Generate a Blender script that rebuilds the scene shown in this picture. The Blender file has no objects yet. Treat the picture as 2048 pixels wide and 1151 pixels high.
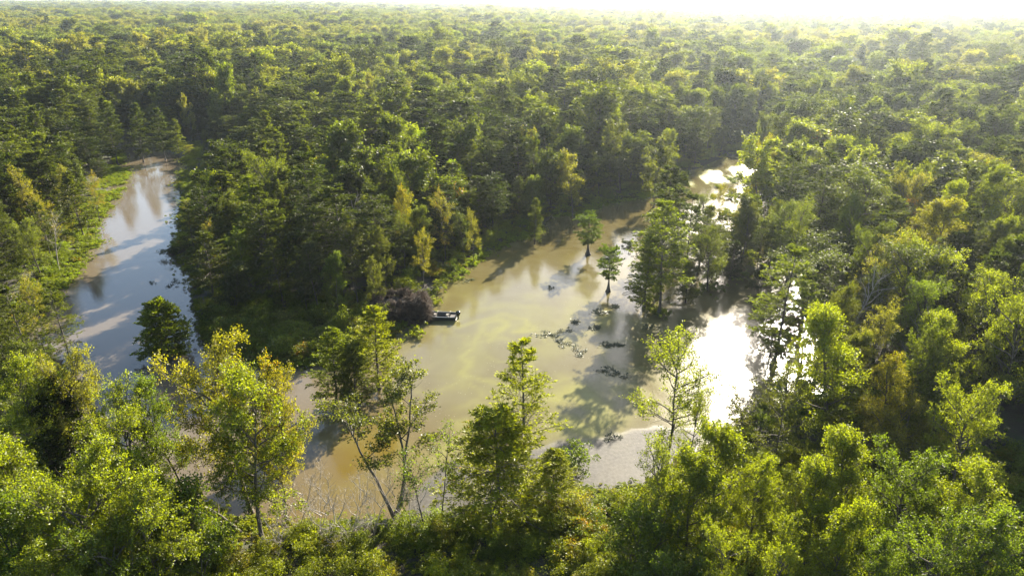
import bpy, math, random
import numpy as np
from mathutils import Vector, Matrix

# ------------------------------------------------------------------ camera, sky, sun, exposure
SC = bpy.context.scene
COL = SC.collection
CAM_H = 50.0
FPX = 1365.0                                   # focal length in pixels of the 2048 px wide frame
PITCH = math.atan(584.0 / FPX)                 # camera looks this far below the horizon
SUN_AZ, SUN_EL = math.radians(25.0), math.radians(23.0)   # azimuth clockwise from +Y

cam_data = bpy.data.cameras.new('camera')
cam_data.sensor_width = 36.0
cam_data.lens = 36.0 * FPX / 2048.0
cam_data.clip_start, cam_data.clip_end = 0.5, 30000.0
cam = bpy.data.objects.new('camera', cam_data)
cam.location = (0, 0, CAM_H)
cam.rotation_euler = (math.pi / 2 - PITCH, 0, 0)
COL.objects.link(cam)
SC.camera = cam

world = bpy.data.worlds.new('World')
SC.world = world
world.use_nodes = True
wn = world.node_tree
sky = wn.nodes.new('ShaderNodeTexSky')
sky.sky_type = 'NISHITA'
sky.sun_disc = False
sky.sun_elevation = SUN_EL
sky.sun_rotation = SUN_AZ
sky.air_density, sky.dust_density, sky.ozone_density = 1.0, 1.1, 1.0
bg = wn.nodes['Background']
bg.inputs['Strength'].default_value = 0.068
wn.links.new(sky.outputs[0], bg.inputs['Color'])

sun_data = bpy.data.lights.new('sun', 'SUN')
sun_data.energy = 5.0
sun_data.angle = math.radians(0.55)
sun_data.color = (1.0, 0.90, 0.74)
sun = bpy.data.objects.new('sun', sun_data)
S_DIR = Vector((math.sin(SUN_AZ) * math.cos(SUN_EL), math.cos(SUN_AZ) * math.cos(SUN_EL), math.sin(SUN_EL)))
sun.rotation_euler = S_DIR.to_track_quat('Z', 'Y').to_euler()
COL.objects.link(sun)

SC.view_settings.view_transform = 'Standard'
SC.view_settings.look = 'None'
SC.view_settings.gamma = 1.0
SC.view_settings.exposure = 2.55
SC.view_settings.use_curve_mapping = False
cy = SC.cycles
cy.max_bounces, cy.diffuse_bounces, cy.glossy_bounces = 4, 2, 2
cy.transmission_bounces, cy.volume_bounces, cy.transparent_max_bounces = 3, 0, 4
cy.caustics_reflective = cy.caustics_refractive = False
cy.use_denoising = True
cy.sample_clamp_indirect = 4.0

R = np.random.default_rng(7)

# ------------------------------------------------------------------ pixel <-> ground
CP, SP = math.cos(PITCH), math.sin(PITCH)
def G(px, py, z=0.0):
    """ground point seen at a pixel of the 2048x1151 photograph, at height z"""
    x, y = (px - 1024.0) / FPX, (575.5 - py) / FPX
    dx, dy, dz = x, CP + y * SP, -SP + y * CP
    t = (z - CAM_H) / dz
    return (dx * t, dy * t)
def GP(pts, z=0.0): return np.array([G(a, b, z) for a, b in pts])
def PX(X, Y, Z):
    """world -> photo pixel (arrays)"""
    dz = Z - CAM_H
    f = Y * CP - dz * SP
    u = Y * SP + dz * CP
    return 1024 + FPX * X / f, 575.5 - FPX * u / f

# ------------------------------------------------------------------ small numeric helpers
_tab = R.random((256, 256))
def vnoise(x, y):
    xi, yi = np.floor(x).astype(int), np.floor(y).astype(int)
    fx, fy = x - xi, y - yi
    fx, fy = fx * fx * (3 - 2 * fx), fy * fy * (3 - 2 * fy)
    a, b = _tab[xi & 255, yi & 255], _tab[(xi + 1) & 255, yi & 255]
    c, d = _tab[xi & 255, (yi + 1) & 255], _tab[(xi + 1) & 255, (yi + 1) & 255]
    return (a * (1 - fx) + b * fx) * (1 - fy) + (c * (1 - fx) + d * fx) * fy
def fbm(x, y, o=4):
    s, a, t = 0, 0.5, 0
    for k in range(o):
        s = s + a * vnoise(x * 2 ** k + 17.3 * k, y * 2 ** k + 9.1 * k); t += a; a *= 0.5
    return s / t
def inside(poly, X, Y):
    r = np.zeros(X.shape, bool)
    n = len(poly)
    for i in range(n):
        x0, y0 = poly[i]; x1, y1 = poly[(i + 1) % n]
        c = (y0 > Y) != (y1 > Y)
        if y1 != y0:
            r ^= c & (X < (x1 - x0) * (Y - y0) / (y1 - y0) + x0)
    return r
def seg_dist(poly, X, Y, closed=True):
    d = np.full(X.shape, 1e9)
    n = len(poly)
    for i in range(n if closed else n - 1):
        x0, y0 = poly[i]; x1, y1 = poly[(i + 1) % n]
        vx, vy = x1 - x0, y1 - y0
        t = np.clip(((X - x0) * vx + (Y - y0) * vy) / (vx * vx + vy * vy + 1e-9), 0, 1)
        d = np.minimum(d, (X - x0 - t * vx) ** 2 + (Y - y0 - t * vy) ** 2)
    return np.sqrt(d)
def sstep(a, b, x):
    t = np.clip((x - a) / (b - a), 0, 1)
    return t * t * (3 - 2 * t)
def unit(v): return v / (np.linalg.norm(v, axis=-1, keepdims=True) + 1e-9)

# ------------------------------------------------------------------ materials
def mat(name):
    m = bpy.data.materials.new(name)
    m.use_nodes = True
    nt = m.node_tree
    nt.nodes.clear()
    out = nt.nodes.new('ShaderNodeOutputMaterial')
    def N(t, **kw):
        n = nt.nodes.new(t)
        for k, v in kw.items():
            if k.startswith('i_'):
                key = k[2:]
                n.inputs[int(key) if key.isdigit() else key].default_value = v
            else: setattr(n, k, v)
        return n
    def L(a, b): nt.links.new(a, b)
    return m, nt, out, N, L

def leaf_material(name, transl=0.5, gloss=0.05, yellow=(1.95, 1.85, 0.34)):
    m, nt, out, N, L = mat(name)
    tint = N('ShaderNodeAttribute', attribute_type='INSTANCER', attribute_name='tint')
    aut = N('ShaderNodeAttribute', attribute_type='INSTANCER', attribute_name='autumn')
    rnd = N('ShaderNodeAttribute', attribute_type='GEOMETRY', attribute_name='rnd')
    clp = N('ShaderNodeAttribute', attribute_type='GEOMETRY', attribute_name='clump')
    # brightness varies by leaf and by bough
    v = N('ShaderNodeMath', operation='MULTIPLY_ADD', i_1=0.7, i_2=0.55); L(rnd.outputs['Fac'], v.inputs[0])
    v2 = N('ShaderNodeMath', operation='MULTIPLY_ADD', i_1=0.5, i_2=0.75); L(clp.outputs['Fac'], v2.inputs[0])
    vv = N('ShaderNodeMath', operation='MULTIPLY'); L(v.outputs[0], vv.inputs[0]); L(v2.outputs[0], vv.inputs[1])
    c1 = N('ShaderNodeVectorMath', operation='SCALE'); L(tint.outputs['Color'], c1.inputs[0]); L(vv.outputs[0], c1.inputs['Scale'])
    # turning leaves
    a1 = N('ShaderNodeMath', operation='MULTIPLY_ADD', i_1=0.55, i_2=0.0); L(clp.outputs['Fac'], a1.inputs[0])
    a2 = N('ShaderNodeMath', operation='MULTIPLY_ADD', i_1=0.45); L(rnd.outputs['Fac'], a2.inputs[0]); L(a1.outputs[0], a2.inputs[2])
    a3 = N('ShaderNodeMath', operation='ADD', i_1=-1.0); L(aut.outputs['Fac'], a3.inputs[0])
    a4 = N('ShaderNodeMath', operation='ADD'); L(a2.outputs[0], a4.inputs[0]); L(a3.outputs[0], a4.inputs[1])
    a5 = N('ShaderNodeMapRange', i_1=0.0, i_2=0.12); L(a4.outputs[0], a5.inputs[0])
    ar = N('ShaderNodeMix', data_type='RGBA'); ar.inputs[6].default_value = (0.24, 0.165, 0.008, 1); ar.inputs[7].default_value = (0.21, 0.100, 0.012, 1)
    L(rnd.outputs['Fac'], ar.inputs[0])
    mx = N('ShaderNodeMix', data_type='RGBA'); L(a5.outputs[0], mx.inputs[0]); L(c1.outputs[0], mx.inputs[6]); L(ar.outputs[2], mx.inputs[7])
    d = N('ShaderNodeBsdfDiffuse'); L(mx.outputs[2], d.inputs['Color'])
    ty = N('ShaderNodeVectorMath', operation='MULTIPLY'); L(mx.outputs[2], ty.inputs[0]); ty.inputs[1].default_value = yellow
    t = N('ShaderNodeBsdfTranslucent'); L(ty.outputs[0], t.inputs['Color'])
    s = N('ShaderNodeMixShader', i_0=transl); L(d.outputs[0], s.inputs[1]); L(t.outputs[0], s.inputs[2])
    g = N('ShaderNodeBsdfGlossy', i_Roughness=0.42); g.inputs['Color'].default_value = (1, 1, 1, 1)
    s2 = N('ShaderNodeMixShader', i_0=gloss); L(s.outputs[0], s2.inputs[1]); L(g.outputs[0], s2.inputs[2])
    L(s2.outputs[0], out.inputs['Surface'])
    return m

def bark_material(name, c0, c1, scale=3.0):
    m, nt, out, N, L = mat(name)
    tc = N('ShaderNodeTexCoord')
    mp = N('ShaderNodeMapping'); mp.inputs['Scale'].default_value = (scale * 3, scale * 3, scale * 0.6); L(tc.outputs['Object'], mp.inputs[0])
    n = N('ShaderNodeTexNoise', i_Scale=1.0, i_Detail=6.0, i_Roughness=0.65); L(mp.outputs[0], n.inputs['Vector'])
    r = N('ShaderNodeMix', data_type='RGBA'); r.inputs[6].default_value = (*c0, 1); r.inputs[7].default_value = (*c1, 1)
    mr = N('ShaderNodeMapRange', i_1=0.35, i_2=0.65); L(n.outputs[0], mr.inputs[0]); L(mr.outputs[0], r.inputs[0])
    b = N('ShaderNodeBump', i_Strength=0.6, i_Distance=0.05); L(n.outputs[0], b.inputs['Height'])
    p = N('ShaderNodeBsdfPrincipled', i_Roughness=0.9); L(r.outputs[2], p.inputs['Base Color']); L(b.outputs[0], p.inputs['Normal'])
    L(p.outputs[0], out.inputs['Surface'])
    return m

M_LEAF = leaf_material('broadleaf_leaves', 0.56, 0.018)
M_CYP = leaf_material('cypress_sprays', 0.5, 0.012, (1.75, 1.8, 0.35))
M_SHRUB = leaf_material('shrub_leaves', 0.52, 0.018)
M_PAD = leaf_material('floating_leaves', 0.15, 0.03, (1.2, 1.2, 0.6))
M_BARK = bark_material('grey_brown_bark', (0.035, 0.028, 0.02), (0.10, 0.085, 0.065))
M_PALE = bark_material('pale_dead_wood', (0.16, 0.14, 0.115), (0.30, 0.27, 0.23))
M_TWIG = bark_material('dark_dry_brush', (0.014, 0.009, 0.005), (0.085, 0.052, 0.027), 0.8)

# ------------------------------------------------------------------ mesh helpers
def mesh_np(name, verts, faces, k, material, attrs=None, smooth=False):
    """faces: (n,k) index array, or a list of such arrays with different k"""
    me = bpy.data.meshes.new(name)
    fl = faces if isinstance(faces, list) else [faces]
    loops = np.concatenate([f.reshape(-1) for f in fl]).astype(np.int32)
    tot = np.concatenate([np.full(len(f), f.shape[1]) for f in fl])
    start = np.concatenate([[0], np.cumsum(tot)[:-1]]).astype(np.int32)
    me.vertices.add(len(verts)); me.loops.add(len(loops)); me.polygons.add(len(tot))
    me.vertices.foreach_set('co', np.asarray(verts, np.float32).reshape(-1))
    me.loops.foreach_set('vertex_index', loops)
    me.polygons.foreach_set('loop_start', start)
    if smooth: me.polygons.foreach_set('use_smooth', np.ones(len(tot), bool))
    me.update(calc_edges=True)
    for an, av in (attrs or {}).items():
        a = me.attributes.new(an, 'FLOAT', 'POINT')
        a.data.foreach_set('value', np.asarray(av, np.float32))
    if material: me.materials.append(material)
    return me

def tubes(P, Rr, k):
    """P (T,n,3) centre lines, Rr (T,n) radii -> verts, quads"""
    T, n = P.shape[:2]
    t = unit(np.gradient(P, axis=1))
    ref = np.where(np.abs(t[..., 2:3]) > 0.9, np.array([1.0, 0, 0]), np.array([0, 0, 1.0]))
    u = unit(np.cross(t, ref)); v = np.cross(t, u)
    a = np.arange(k) * 2 * math.pi / k
    V = P[:, :, None, :] + Rr[:, :, None, None] * (np.cos(a)[None, None, :, None] * u[:, :, None, :] + np.sin(a)[None, None, :, None] * v[:, :, None, :])
    idx = np.arange(T * n * k).reshape(T, n, k)
    a0, a1 = idx[:, :-1, :], idx[:, 1:, :]
    q = np.stack([a0, np.roll(a0, -1, 2), np.roll(a1, -1, 2), a1], -1).reshape(-1, 4)
    return V.reshape(-1, 3), q

class Wood:
    def __init__(s): s.v, s.f, s.n = [], [], 0
    def add(s, P, Rr, k):
        v, q = tubes(P, Rr, k)
        s.v.append(v); s.f.append(q + s.n); s.n += len(v)
    def mesh(s, name, material): return mesh_np(name, np.concatenate(s.v), np.concatenate(s.f), 4, material, smooth=True)

def polys(S, D, Ln, n, rng, up=0.0, wig=0.12, droop_end=0.0):
    T = len(S)
    P = np.zeros((T, n, 3)); P[:, 0] = S
    d = unit(D.copy())
    for i in range(1, n):
        d = d + rng.normal(0, wig, (T, 3))
        d[:, 2] += up / n + droop_end * (i / n) ** 2
        d = unit(d)
        P[:, i] = P[:, i - 1] + d * (Ln / (n - 1))[:, None]
    return P

def along(P, t):
    """point and tangent on polyline set P (T,n,3) at t (T,m)"""
    n = P.shape[1]
    f = np.clip(t, 0, 0.9999) * (n - 1)
    i = f.astype(int); fr = (f - i)[..., None]
    ti = np.arange(len(P))[:, None]
    a, b = P[ti, i], P[ti, i + 1]
    return a * (1 - fr) + b * fr, unit(b - a)

def perp_dirs(T, az):
    """vectors perpendicular to tangents T (..,3) at azimuth az"""
    ref = np.where(np.abs(T[..., 2:3]) > 0.92, np.array([1.0, 0, 0]), np.array([0, 0, 1.0]))
    u = unit(np.cross(T, ref)); v = np.cross(T, u)
    return np.cos(az)[..., None] * u + np.sin(az)[..., None] * v

def leaf_mesh(name, P, D, Nn, Ln, W, clump, rng, material, fold=0.18, per_leaf=None):
    n = len(P)
    D = unit(D); Nn = unit(Nn - D * (Nn * D).sum(-1, keepdims=True))
    s = np.cross(D, Nn)
    Ln, W = Ln[:, None], W[:, None]
    mid = P + D * Ln * 0.45 + Nn * W * fold
    V = np.stack([P, mid - s * W * 0.5, P + D * Ln, mid + s * W * 0.5], 1)
    b = np.arange(n)[:, None] * 4
    F = np.stack([b + [0, 1, 2], b + [0, 2, 3]], 1).reshape(-1, 3)
    r = np.repeat(rng.random(n), 4)
    return mesh_np(name, V.reshape(-1, 3), F, 3, material, {'rnd': r, 'clump': np.repeat(clump, 4)})

# ------------------------------------------------------------------ tree generators
PROTO = {}       # key -> (crown mesh, trunk mesh, height, radius, crown base)
def real_height(crown, w, H):
    if crown is None: z = np.concatenate(w.v)[:, 2]
    else:
        z = np.empty(len(crown.vertices) * 3, np.float32); crown.vertices.foreach_get('co', z); z = z.reshape(-1, 3)[:, 2]
    return float(np.percentile(z, 99.7))
def broadleaf(key, seed, H=18, Rad=4.2, cb=0.3, limbs=18, br=7, tw=6, lpt=20, leaf=0.2, spread=0.28, elev=(15, 72), stems=1, sparse=0.0,
              trunk_r=0.22, bark=None, lean=0.04, leafmat=None, aspect=0.62, peak=0.38, twl=0.9, wood_k=1.0, droop=0.25, hang=0.0):
    rng = np.random.default_rng(seed)
    w = Wood()
    cbh = cb * H
    S0 = np.zeros((stems, 3)); a0 = rng.random(stems) * 6.28
    out = 0.0 if stems == 1 else 0.33
    D0 = np.stack([np.cos(a0) * out, np.sin(a0) * out, np.ones(stems)], -1)
    D0[:, :2] += rng.normal(0, lean, (stems, 2))
    trunk = polys(S0, D0, np.full(stems, H * 0.93) * rng.uniform(0.9, 1.0, stems), 14, rng, up=0.5, wig=0.045)
    rr = trunk_r * wood_k * (np.linspace(1, 0.0, 14) ** 0.8 * 0.93 + 0.07)
    rr[0] *= 1.5; rr[1] *= 1.1
    w.add(trunk, np.tile(rr, (stems, 1)) / stems ** 0.5, 7)
    # limbs
    m = max(3, limbs // stems)
    t0 = cb / 0.93
    tt = t0 + (1 - t0) * (np.arange(m)[None, :] + rng.random((stems, m))) / m
    tt = np.clip(tt, 0.02, 0.985)
    p, tg = along(trunk, tt)
    z = np.clip((p[..., 2] - cbh) / (H - cbh), 0, 1)
    env = np.sqrt(np.clip(1 - ((z - peak) / (0.70 if True else 1)) ** 2, 0.02, 1))
    az = np.arange(m)[None, :] * 2.4 + rng.random((stems, 1)) * 6 + rng.normal(0, 0.5, (stems, m))
    el = np.radians(elev[0] + (elev[1] - elev[0]) * z ** 1.2 + rng.normal(0, 7, z.shape))
    d = np.stack([np.cos(az) * np.cos(el), np.sin(az) * np.cos(el), np.sin(el)], -1)
    Ln = (Rad * env * rng.uniform(0.7, 1.12, z.shape) + 0.5)
    if stems > 1: Ln *= 0.8
    limb = polys(p.reshape(-1, 3), d.reshape(-1, 3), Ln.reshape(-1), 8, rng, up=0.45, wig=0.13)
    rl = np.clip(Ln.reshape(-1) * 0.02, 0.02, 0.12)[:, None] * np.linspace(1, 0.25, 8)[None, :] * wood_k
    w.add(limb, rl, 5)
    cl = rng.random(len(limb))
    # branches
    T = len(limb)
    tb = 0.22 + 0.76 * (np.arange(br)[None, :] + rng.random((T, br))) / br
    p, tg = along(limb, tb)
    an = np.radians(rng.uniform(30, 65, tb.shape))
    pd = perp_dirs(tg, np.arange(br)[None, :] * 2.4 + rng.random((T, 1)) * 6)
    d = tg * np.cos(an)[..., None] + pd * np.sin(an)[..., None]
    d[..., 2] += 0.18
    Lb = (Ln.reshape(-1)[:, None] * rng.uniform(0.28, 0.5, tb.shape) * (1.15 - 0.5 * tb) + 0.25)
    brn = polys(p.reshape(-1, 3), d.reshape(-1, 3), Lb.reshape(-1), 5, rng, up=0.4, wig=0.16)
    w.add(brn, np.clip(Lb.reshape(-1) * 0.014, 0.010, 0.04)[:, None] * np.linspace(1, 0.35, 5)[None, :] * wood_k, 4)
    clb = np.clip(np.repeat(cl, br) * 0.6 + 0.4 * rng.random(len(brn)), 0, 1)
    if sparse > 0:
        keep = rng.random(len(brn)) > sparse
        brn, clb = brn[keep], clb[keep]
    # twigs
    T = len(brn)
    tb = 0.15 + 0.84 * (np.arange(tw)[None, :] + rng.random((T, tw))) / tw
    p, tg = along(brn, tb)
    an = np.radians(rng.uniform(20, 70, tb.shape))
    pd = perp_dirs(tg, np.arange(tw)[None, :] * 2.4 + rng.random((T, 1)) * 6)
    d = tg * np.cos(an)[..., None] + pd * np.sin(an)[..., None]
    d[..., 2] += 0.1 - hang
    Lt = twl * rng.uniform(0.5, 1.1, tb.shape)
    twg = polys(p.reshape(-1, 3), d.reshape(-1, 3), Lt.reshape(-1), 4, rng, up=-hang, wig=0.18)
    if wood_k >= 1.0:
        w.add(twg, np.full((len(twg), 4), 0.010) * np.array([1.2, 1, 0.8, 0.4]), 3)
    clt = np.repeat(clb, tw)
    crown = None
    if lpt > 0:
        T = len(twg)
        tl = rng.random((T, lpt)) ** 0.7
        p, tg = along(twg, tl)
        p = p + rng.normal(0, 0.09 + leaf * 0.35, p.shape)
        rd = unit(rng.normal(0, 1, p.shape))
        D = tg * 0.6 + rd * 0.9; D[..., 2] -= droop
        Nn = rng.normal(0, 0.6, p.shape); Nn[..., 2] += 0.35
        ln = leaf * rng.uniform(0.65, 1.25, tl.shape)
        crown = leaf_mesh(key + '_crown', p.reshape(-1, 3), D.reshape(-1, 3), Nn.reshape(-1, 3), ln.reshape(-1) * 1.1, ln.reshape(-1) * aspect * 1.25, np.repeat(clt, lpt), rng, leafmat or M_LEAF)
    PROTO[key] = (crown, w.mesh(key + '_trunk', bark or M_BARK), real_height(crown, w, H), Rad, cb)

def cypress(key, seed, H=18, Rad=3.6, cb=0.22, nb=64, sub=9, spp=15, leaf=0.34, wid=0.11, shape='pyramid', trunk_r=0.2, flare=2.2,
            el=(24, 34), droop=-0.5, flen=0.035, gap=0.0, wood_k=1.0, pw=0.8, flat=0.8, tiers=0):
    rng = np.random.default_rng(seed)
    w = Wood()
    n = 20
    zt = np.concatenate([[0, 0.012, 0.03, 0.055, 0.09], np.linspace(0.13, 1, n - 5)])
    tr = np.zeros((1, n, 3)); tr[0, :, 2] = zt * H * 0.985
    wob = np.cumsum(rng.normal(0, 0.035, (n, 2)), 0) * (H / 18.0); wob -= wob[0]
    tr[0, :, :2] = wob
    r = trunk_r * (np.clip(1 - zt, 0, 1) ** 0.85 * 0.94 + 0.05) * (1 + flare * np.exp(-(zt / flen) ** 1.3))
    w.add(tr, r[None, :], 9)
    t = (np.arange(nb) + rng.random(nb)) / nb
    if tiers:
        t = (np.floor(t * tiers) + 0.5 + (t * tiers - np.floor(t * tiers) - 0.5) * 0.45) / tiers
    if gap > 0:
        g = vnoise(t * 9 + seed, t * 0 + seed * 1.7)
        t = t[g > gap * 0.5]
    zb = cb + (0.985 - cb) * t
    p, tg = along(tr, np.interp(zb, zt, np.linspace(0, 1, n))[None, :])
    p = p[0]
    nb = len(t)
    if shape == 'pyramid':
        env = (1 - t) ** pw * np.clip(0.55 + t * 4, 0, 1)
    elif shape == 'round':
        env = np.sqrt(np.clip(1 - ((t - 0.36) / 0.68) ** 2, 0.03, 1))
    elif shape == 'flat':
        env = np.sqrt(np.clip(1 - ((t - 0.62) / 0.62) ** 2, 0.02, 1)) * np.clip(1.25 - t * 0.5, 0, 1)
    else:
        env = np.clip(1.06 - t ** 2.2, 0.05, 1) * np.clip(0.6 + t * 3, 0, 1)
    Ln = Rad * env * rng.uniform(0.62, 1.15, nb) + 0.35
    az = np.arange(nb) * 2.399 + rng.normal(0, 0.35, nb)
    e = np.radians(el[0] + (el[1] - el[0]) * t + rng.normal(0, 6, nb))
    d = np.stack([np.cos(az) * np.cos(e), np.sin(az) * np.cos(e), np.sin(e)], -1)
    B = polys(p, d, Ln, 8, rng, up=droop, wig=0.07)
    w.add(B, np.clip(Ln * 0.016, 0.012, 0.07)[:, None] * np.linspace(1, 0.2, 8)[None, :] * wood_k, 4)
    clump = rng.random(nb)
    # branchlets spread sideways in the plane of the bough
    tb = 0.16 + 0.84 * (np.arange(sub)[None, :] + rng.random((nb, sub))) / sub
    p, tg = along(B, tb)
    side = unit(np.cross(tg, np.array([0, 0, 1.0]))) * np.where(np.arange(sub) % 2 == 0, 1, -1)[None, :, None]
    an = np.radians(rng.uniform(28, 62, tb.shape))
    d = tg * np.cos(an)[..., None] + side * np.sin(an)[..., None] + rng.normal(0, 0.16, p.shape)
    Ls = Ln[:, None] * rng.uniform(0.24, 0.44, tb.shape) * (1.2 - 0.75 * tb) + 0.22
    Q = polys(p.reshape(-1, 3), d.reshape(-1, 3), Ls.reshape(-1), 5, rng, up=0.05, wig=0.12)
    w.add(Q, np.full((len(Q), 5), 0.011) * np.linspace(1.3, 0.5, 5) * wood_k, 3)
    T = len(Q)
    tl = rng.random((T, spp)) ** 0.75
    p, tg = along(Q, tl)
    p = p + rng.normal(0, leaf * 0.14, p.shape)
    sd = unit(np.cross(tg, np.array([0, 0, 1.0]))) * np.where(rng.random(tl.shape) < 0.5, 1, -1)[..., None]
    D = tg * 0.8 + sd * rng.uniform(0.2, 1.1, tl.shape)[..., None] + rng.normal(0, 0.28, p.shape); D[..., 2] += rng.normal(0.05, 0.22, tl.shape)
    Nn = rng.normal(0, 0.5, p.shape); Nn[..., 2] += flat * 0.6
    ln = leaf * rng.uniform(0.6, 1.2, tl.shape)
    cl = np.repeat(np.clip(np.repeat(clump, sub) * 0.6 + 0.4 * rng.random(T), 0, 1), spp)
    crown = leaf_mesh(key + '_crown', p.reshape(-1, 3), D.reshape(-1, 3), Nn.reshape(-1, 3), ln.reshape(-1), (wid * rng.uniform(0.7, 1.2, tl.shape)).reshape(-1), cl, rng, M_CYP, fold=0.1)
    PROTO[key] = (crown, w.mesh(key + '_trunk', M_BARK), real_height(crown, w, H), Rad, cb)

# near kinds
broadleaf('oval', 11, H=18, Rad=4.3, cb=0.26, limbs=22, br=8, tw=6, lpt=23, leaf=0.165, sparse=0.12)
broadleaf('spread', 12, H=17, Rad=5.2, cb=0.30, limbs=22, br=8, tw=6, lpt=23, leaf=0.165, peak=0.5, sparse=0.12)
broadleaf('airy', 13, H=20, Rad=4.0, cb=0.30, limbs=20, br=7, tw=5, lpt=16, sparse=0.22, leaf=0.17, trunk_r=0.17)
broadleaf('lobed', 14, H=16, Rad=3.8, cb=0.18, limbs=22, br=8, tw=7, lpt=21, leaf=0.17, peak=0.25, sparse=0.14)
broadleaf('low', 15, H=9, Rad=3.4, cb=0.10, limbs=20, br=7, tw=6, lpt=17, leaf=0.18, trunk_r=0.12, stems=2)
broadleaf('forked', 16, H=17, Rad=3.2, cb=0.46, limbs=18, br=7, tw=5, lpt=17, leaf=0.16, stems=3, elev=(48, 80), twl=0.5, trunk_r=0.26, sparse=0.25)
broadleaf('willow', 17, H=11, Rad=3.6, cb=0.16, limbs=20, br=8, tw=7, lpt=18, leaf=0.2, aspect=0.26, peak=0.35, trunk_r=0.13, stems=2, hang=0.25)
broadleaf('tuft', 18, H=12, Rad=1.9, cb=0.45, limbs=9, br=6, tw=4, lpt=10, leaf=0.17, trunk_r=0.11, sparse=0.45)
broadleaf('snag', 20, H=16, Rad=3.0, cb=0.35, limbs=14, br=5, tw=3, lpt=0, trunk_r=0.2, elev=(25, 65), bark=M_PALE, twl=0.8, sparse=0.3)
broadleaf('bare', 19, H=8, Rad=3.2, cb=0.06, limbs=18, br=7, tw=4, lpt=0, trunk_r=0.09, stems=4, elev=(25, 70), bark=M_PALE, wood_k=1.0, twl=0.8)
cypress('thin', 21, H=19.5, Rad=3.6, cb=0.35, nb=44, sub=11, spp=26, leaf=0.28, wid=0.075, gap=0.15, pw=0.7, el=(38, 48), droop=-0.35, trunk_r=0.2)
cypress('full', 22, H=14, Rad=3.9, cb=0.10, nb=80, sub=10, spp=32, leaf=0.30, wid=0.085, pw=0.62, el=(14, 40), droop=-0.25)
cypress('tier', 23, H=19, Rad=3.9, cb=0.20, nb=60, sub=10, spp=28, leaf=0.32, wid=0.09, shape='oval', tiers=8, el=(10, 24), droop=-0.3)
cypress('pond', 24, H=9.5, Rad=3.0, cb=0.32, nb=54, sub=10, spp=32, leaf=0.30, wid=0.10, shape='flat', trunk_r=0.19, flare=3.4, flen=0.13, el=(12, 30), droop=-0.4)
cypress('round', 25, H=9.3, Rad=3.2, cb=0.07, nb=84, sub=10, spp=32, leaf=0.32, wid=0.13, shape='oval', trunk_r=0.2, flare=2.5, el=(8, 45))
cypress('tall', 26, H=21, Rad=4.3, cb=0.28, nb=66, sub=10, spp=17, leaf=0.4, wid=0.15, shape='oval', el=(12, 36), droop=-0.35, gap=0.2)
NEAR = {'oval', 'spread', 'airy', 'lobed', 'low', 'forked', 'willow', 'tuft', 'bare', 'thin', 'full', 'tier', 'pond', 'round', 'tall'}
# middle distance kinds: fewer, larger leaves
ml = dict(leaf=0.44, wood_k=0.99, twl=0.85)
broadleaf('moval', 31, H=19, Rad=4.6, cb=0.22, limbs=24, br=7, tw=5, lpt=11, **ml)
broadleaf('mspread', 32, H=18, Rad=5.4, cb=0.26, limbs=26, br=7, tw=5, lpt=11, peak=0.48, **ml)
broadleaf('mairy', 33, H=20, Rad=4.4, cb=0.25, limbs=20, br=6, tw=5, lpt=10, sparse=0.15, **ml)
broadleaf('mlobed', 34, H=17, Rad=4.8, cb=0.15, limbs=26, br=7, tw=5, lpt=11, peak=0.3, **ml)
broadleaf('mwillow', 35, H=15, Rad=4.2, cb=0.12, limbs=22, br=8, tw=6, lpt=12, leaf=0.4, aspect=0.34, wood_k=0.99, hang=0.25)
cypress('mpyr', 41, H=20, Rad=4.4, cb=0.16, nb=66, sub=9, spp=12, leaf=0.6, wid=0.26, pw=0.5, el=(12, 34))
cypress('moldtop', 42, H=21, Rad=5.2, cb=0.28, nb=66, sub=9, spp=13, leaf=0.6, wid=0.26, shape='flat', el=(8, 30), droop=-0.3)
cypress('mtier', 43, H=20, Rad=4.8, cb=0.20, nb=66, sub=9, spp=13, leaf=0.6, wid=0.26, shape='oval', tiers=9, el=(8, 26), droop=-0.3)
cypress('mcone', 44, H=22, Rad=4.6, cb=0.14, nb=76, sub=9, spp=12, leaf=0.6, wid=0.26, shape='oval', el=(12, 40))
CYPRESS = {'thin', 'full', 'tier', 'pond', 'round', 'tall', 'mpyr', 'moldtop', 'mtier', 'mcone'}

# ------------------------------------------------------------------ shorelines (photo pixels on the water plane)
WATER = [(285, 264), (250, 272), (242, 300), (236, 345), (216, 385), (188, 424), (180, 462), (186, 492), (164, 516), (140, 550), (112, 588), (88, 625),
         (62, 660), (84, 690), (112, 706), (140, 740), (130, 800), (150, 860), (230, 915), (320, 965), (400, 1005), (480, 1032), (560, 1046),
         (640, 1042), (760, 1036), (850, 1028), (930, 1018), (1010, 1006), (1080, 990), (1132, 962), (1160, 972), (1200, 976), (1250, 978),
         (1330, 945), (1420, 880), (1500, 835), (1600, 800), (1720, 790), (1850, 770), (1960, 690), (1900, 600), (1800, 520), (1760, 450), (1720, 400),
         (1640, 350), (1560, 316), (1500, 304), (1440, 318), (1390, 338), (1345, 362), (1285, 384), (1205, 404), (1150, 425), (1108, 428), (1085, 456),
         (1045, 470), (1000, 490), (950, 516), (918, 542), (890, 566), (872, 590), (852, 622), (800, 656), (770, 690), (735, 712), (690, 726), (620, 735),
         (540, 736), (480, 724), (440, 706), (412, 680), (398, 650), (378, 612), (382, 580), (388, 556), (352, 524), (328, 506), (342, 490), (362, 465),
         (352, 430), (360, 395), (350, 362), (372, 332), (352, 312), (322, 292)]
WP = GP(WATER)
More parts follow.
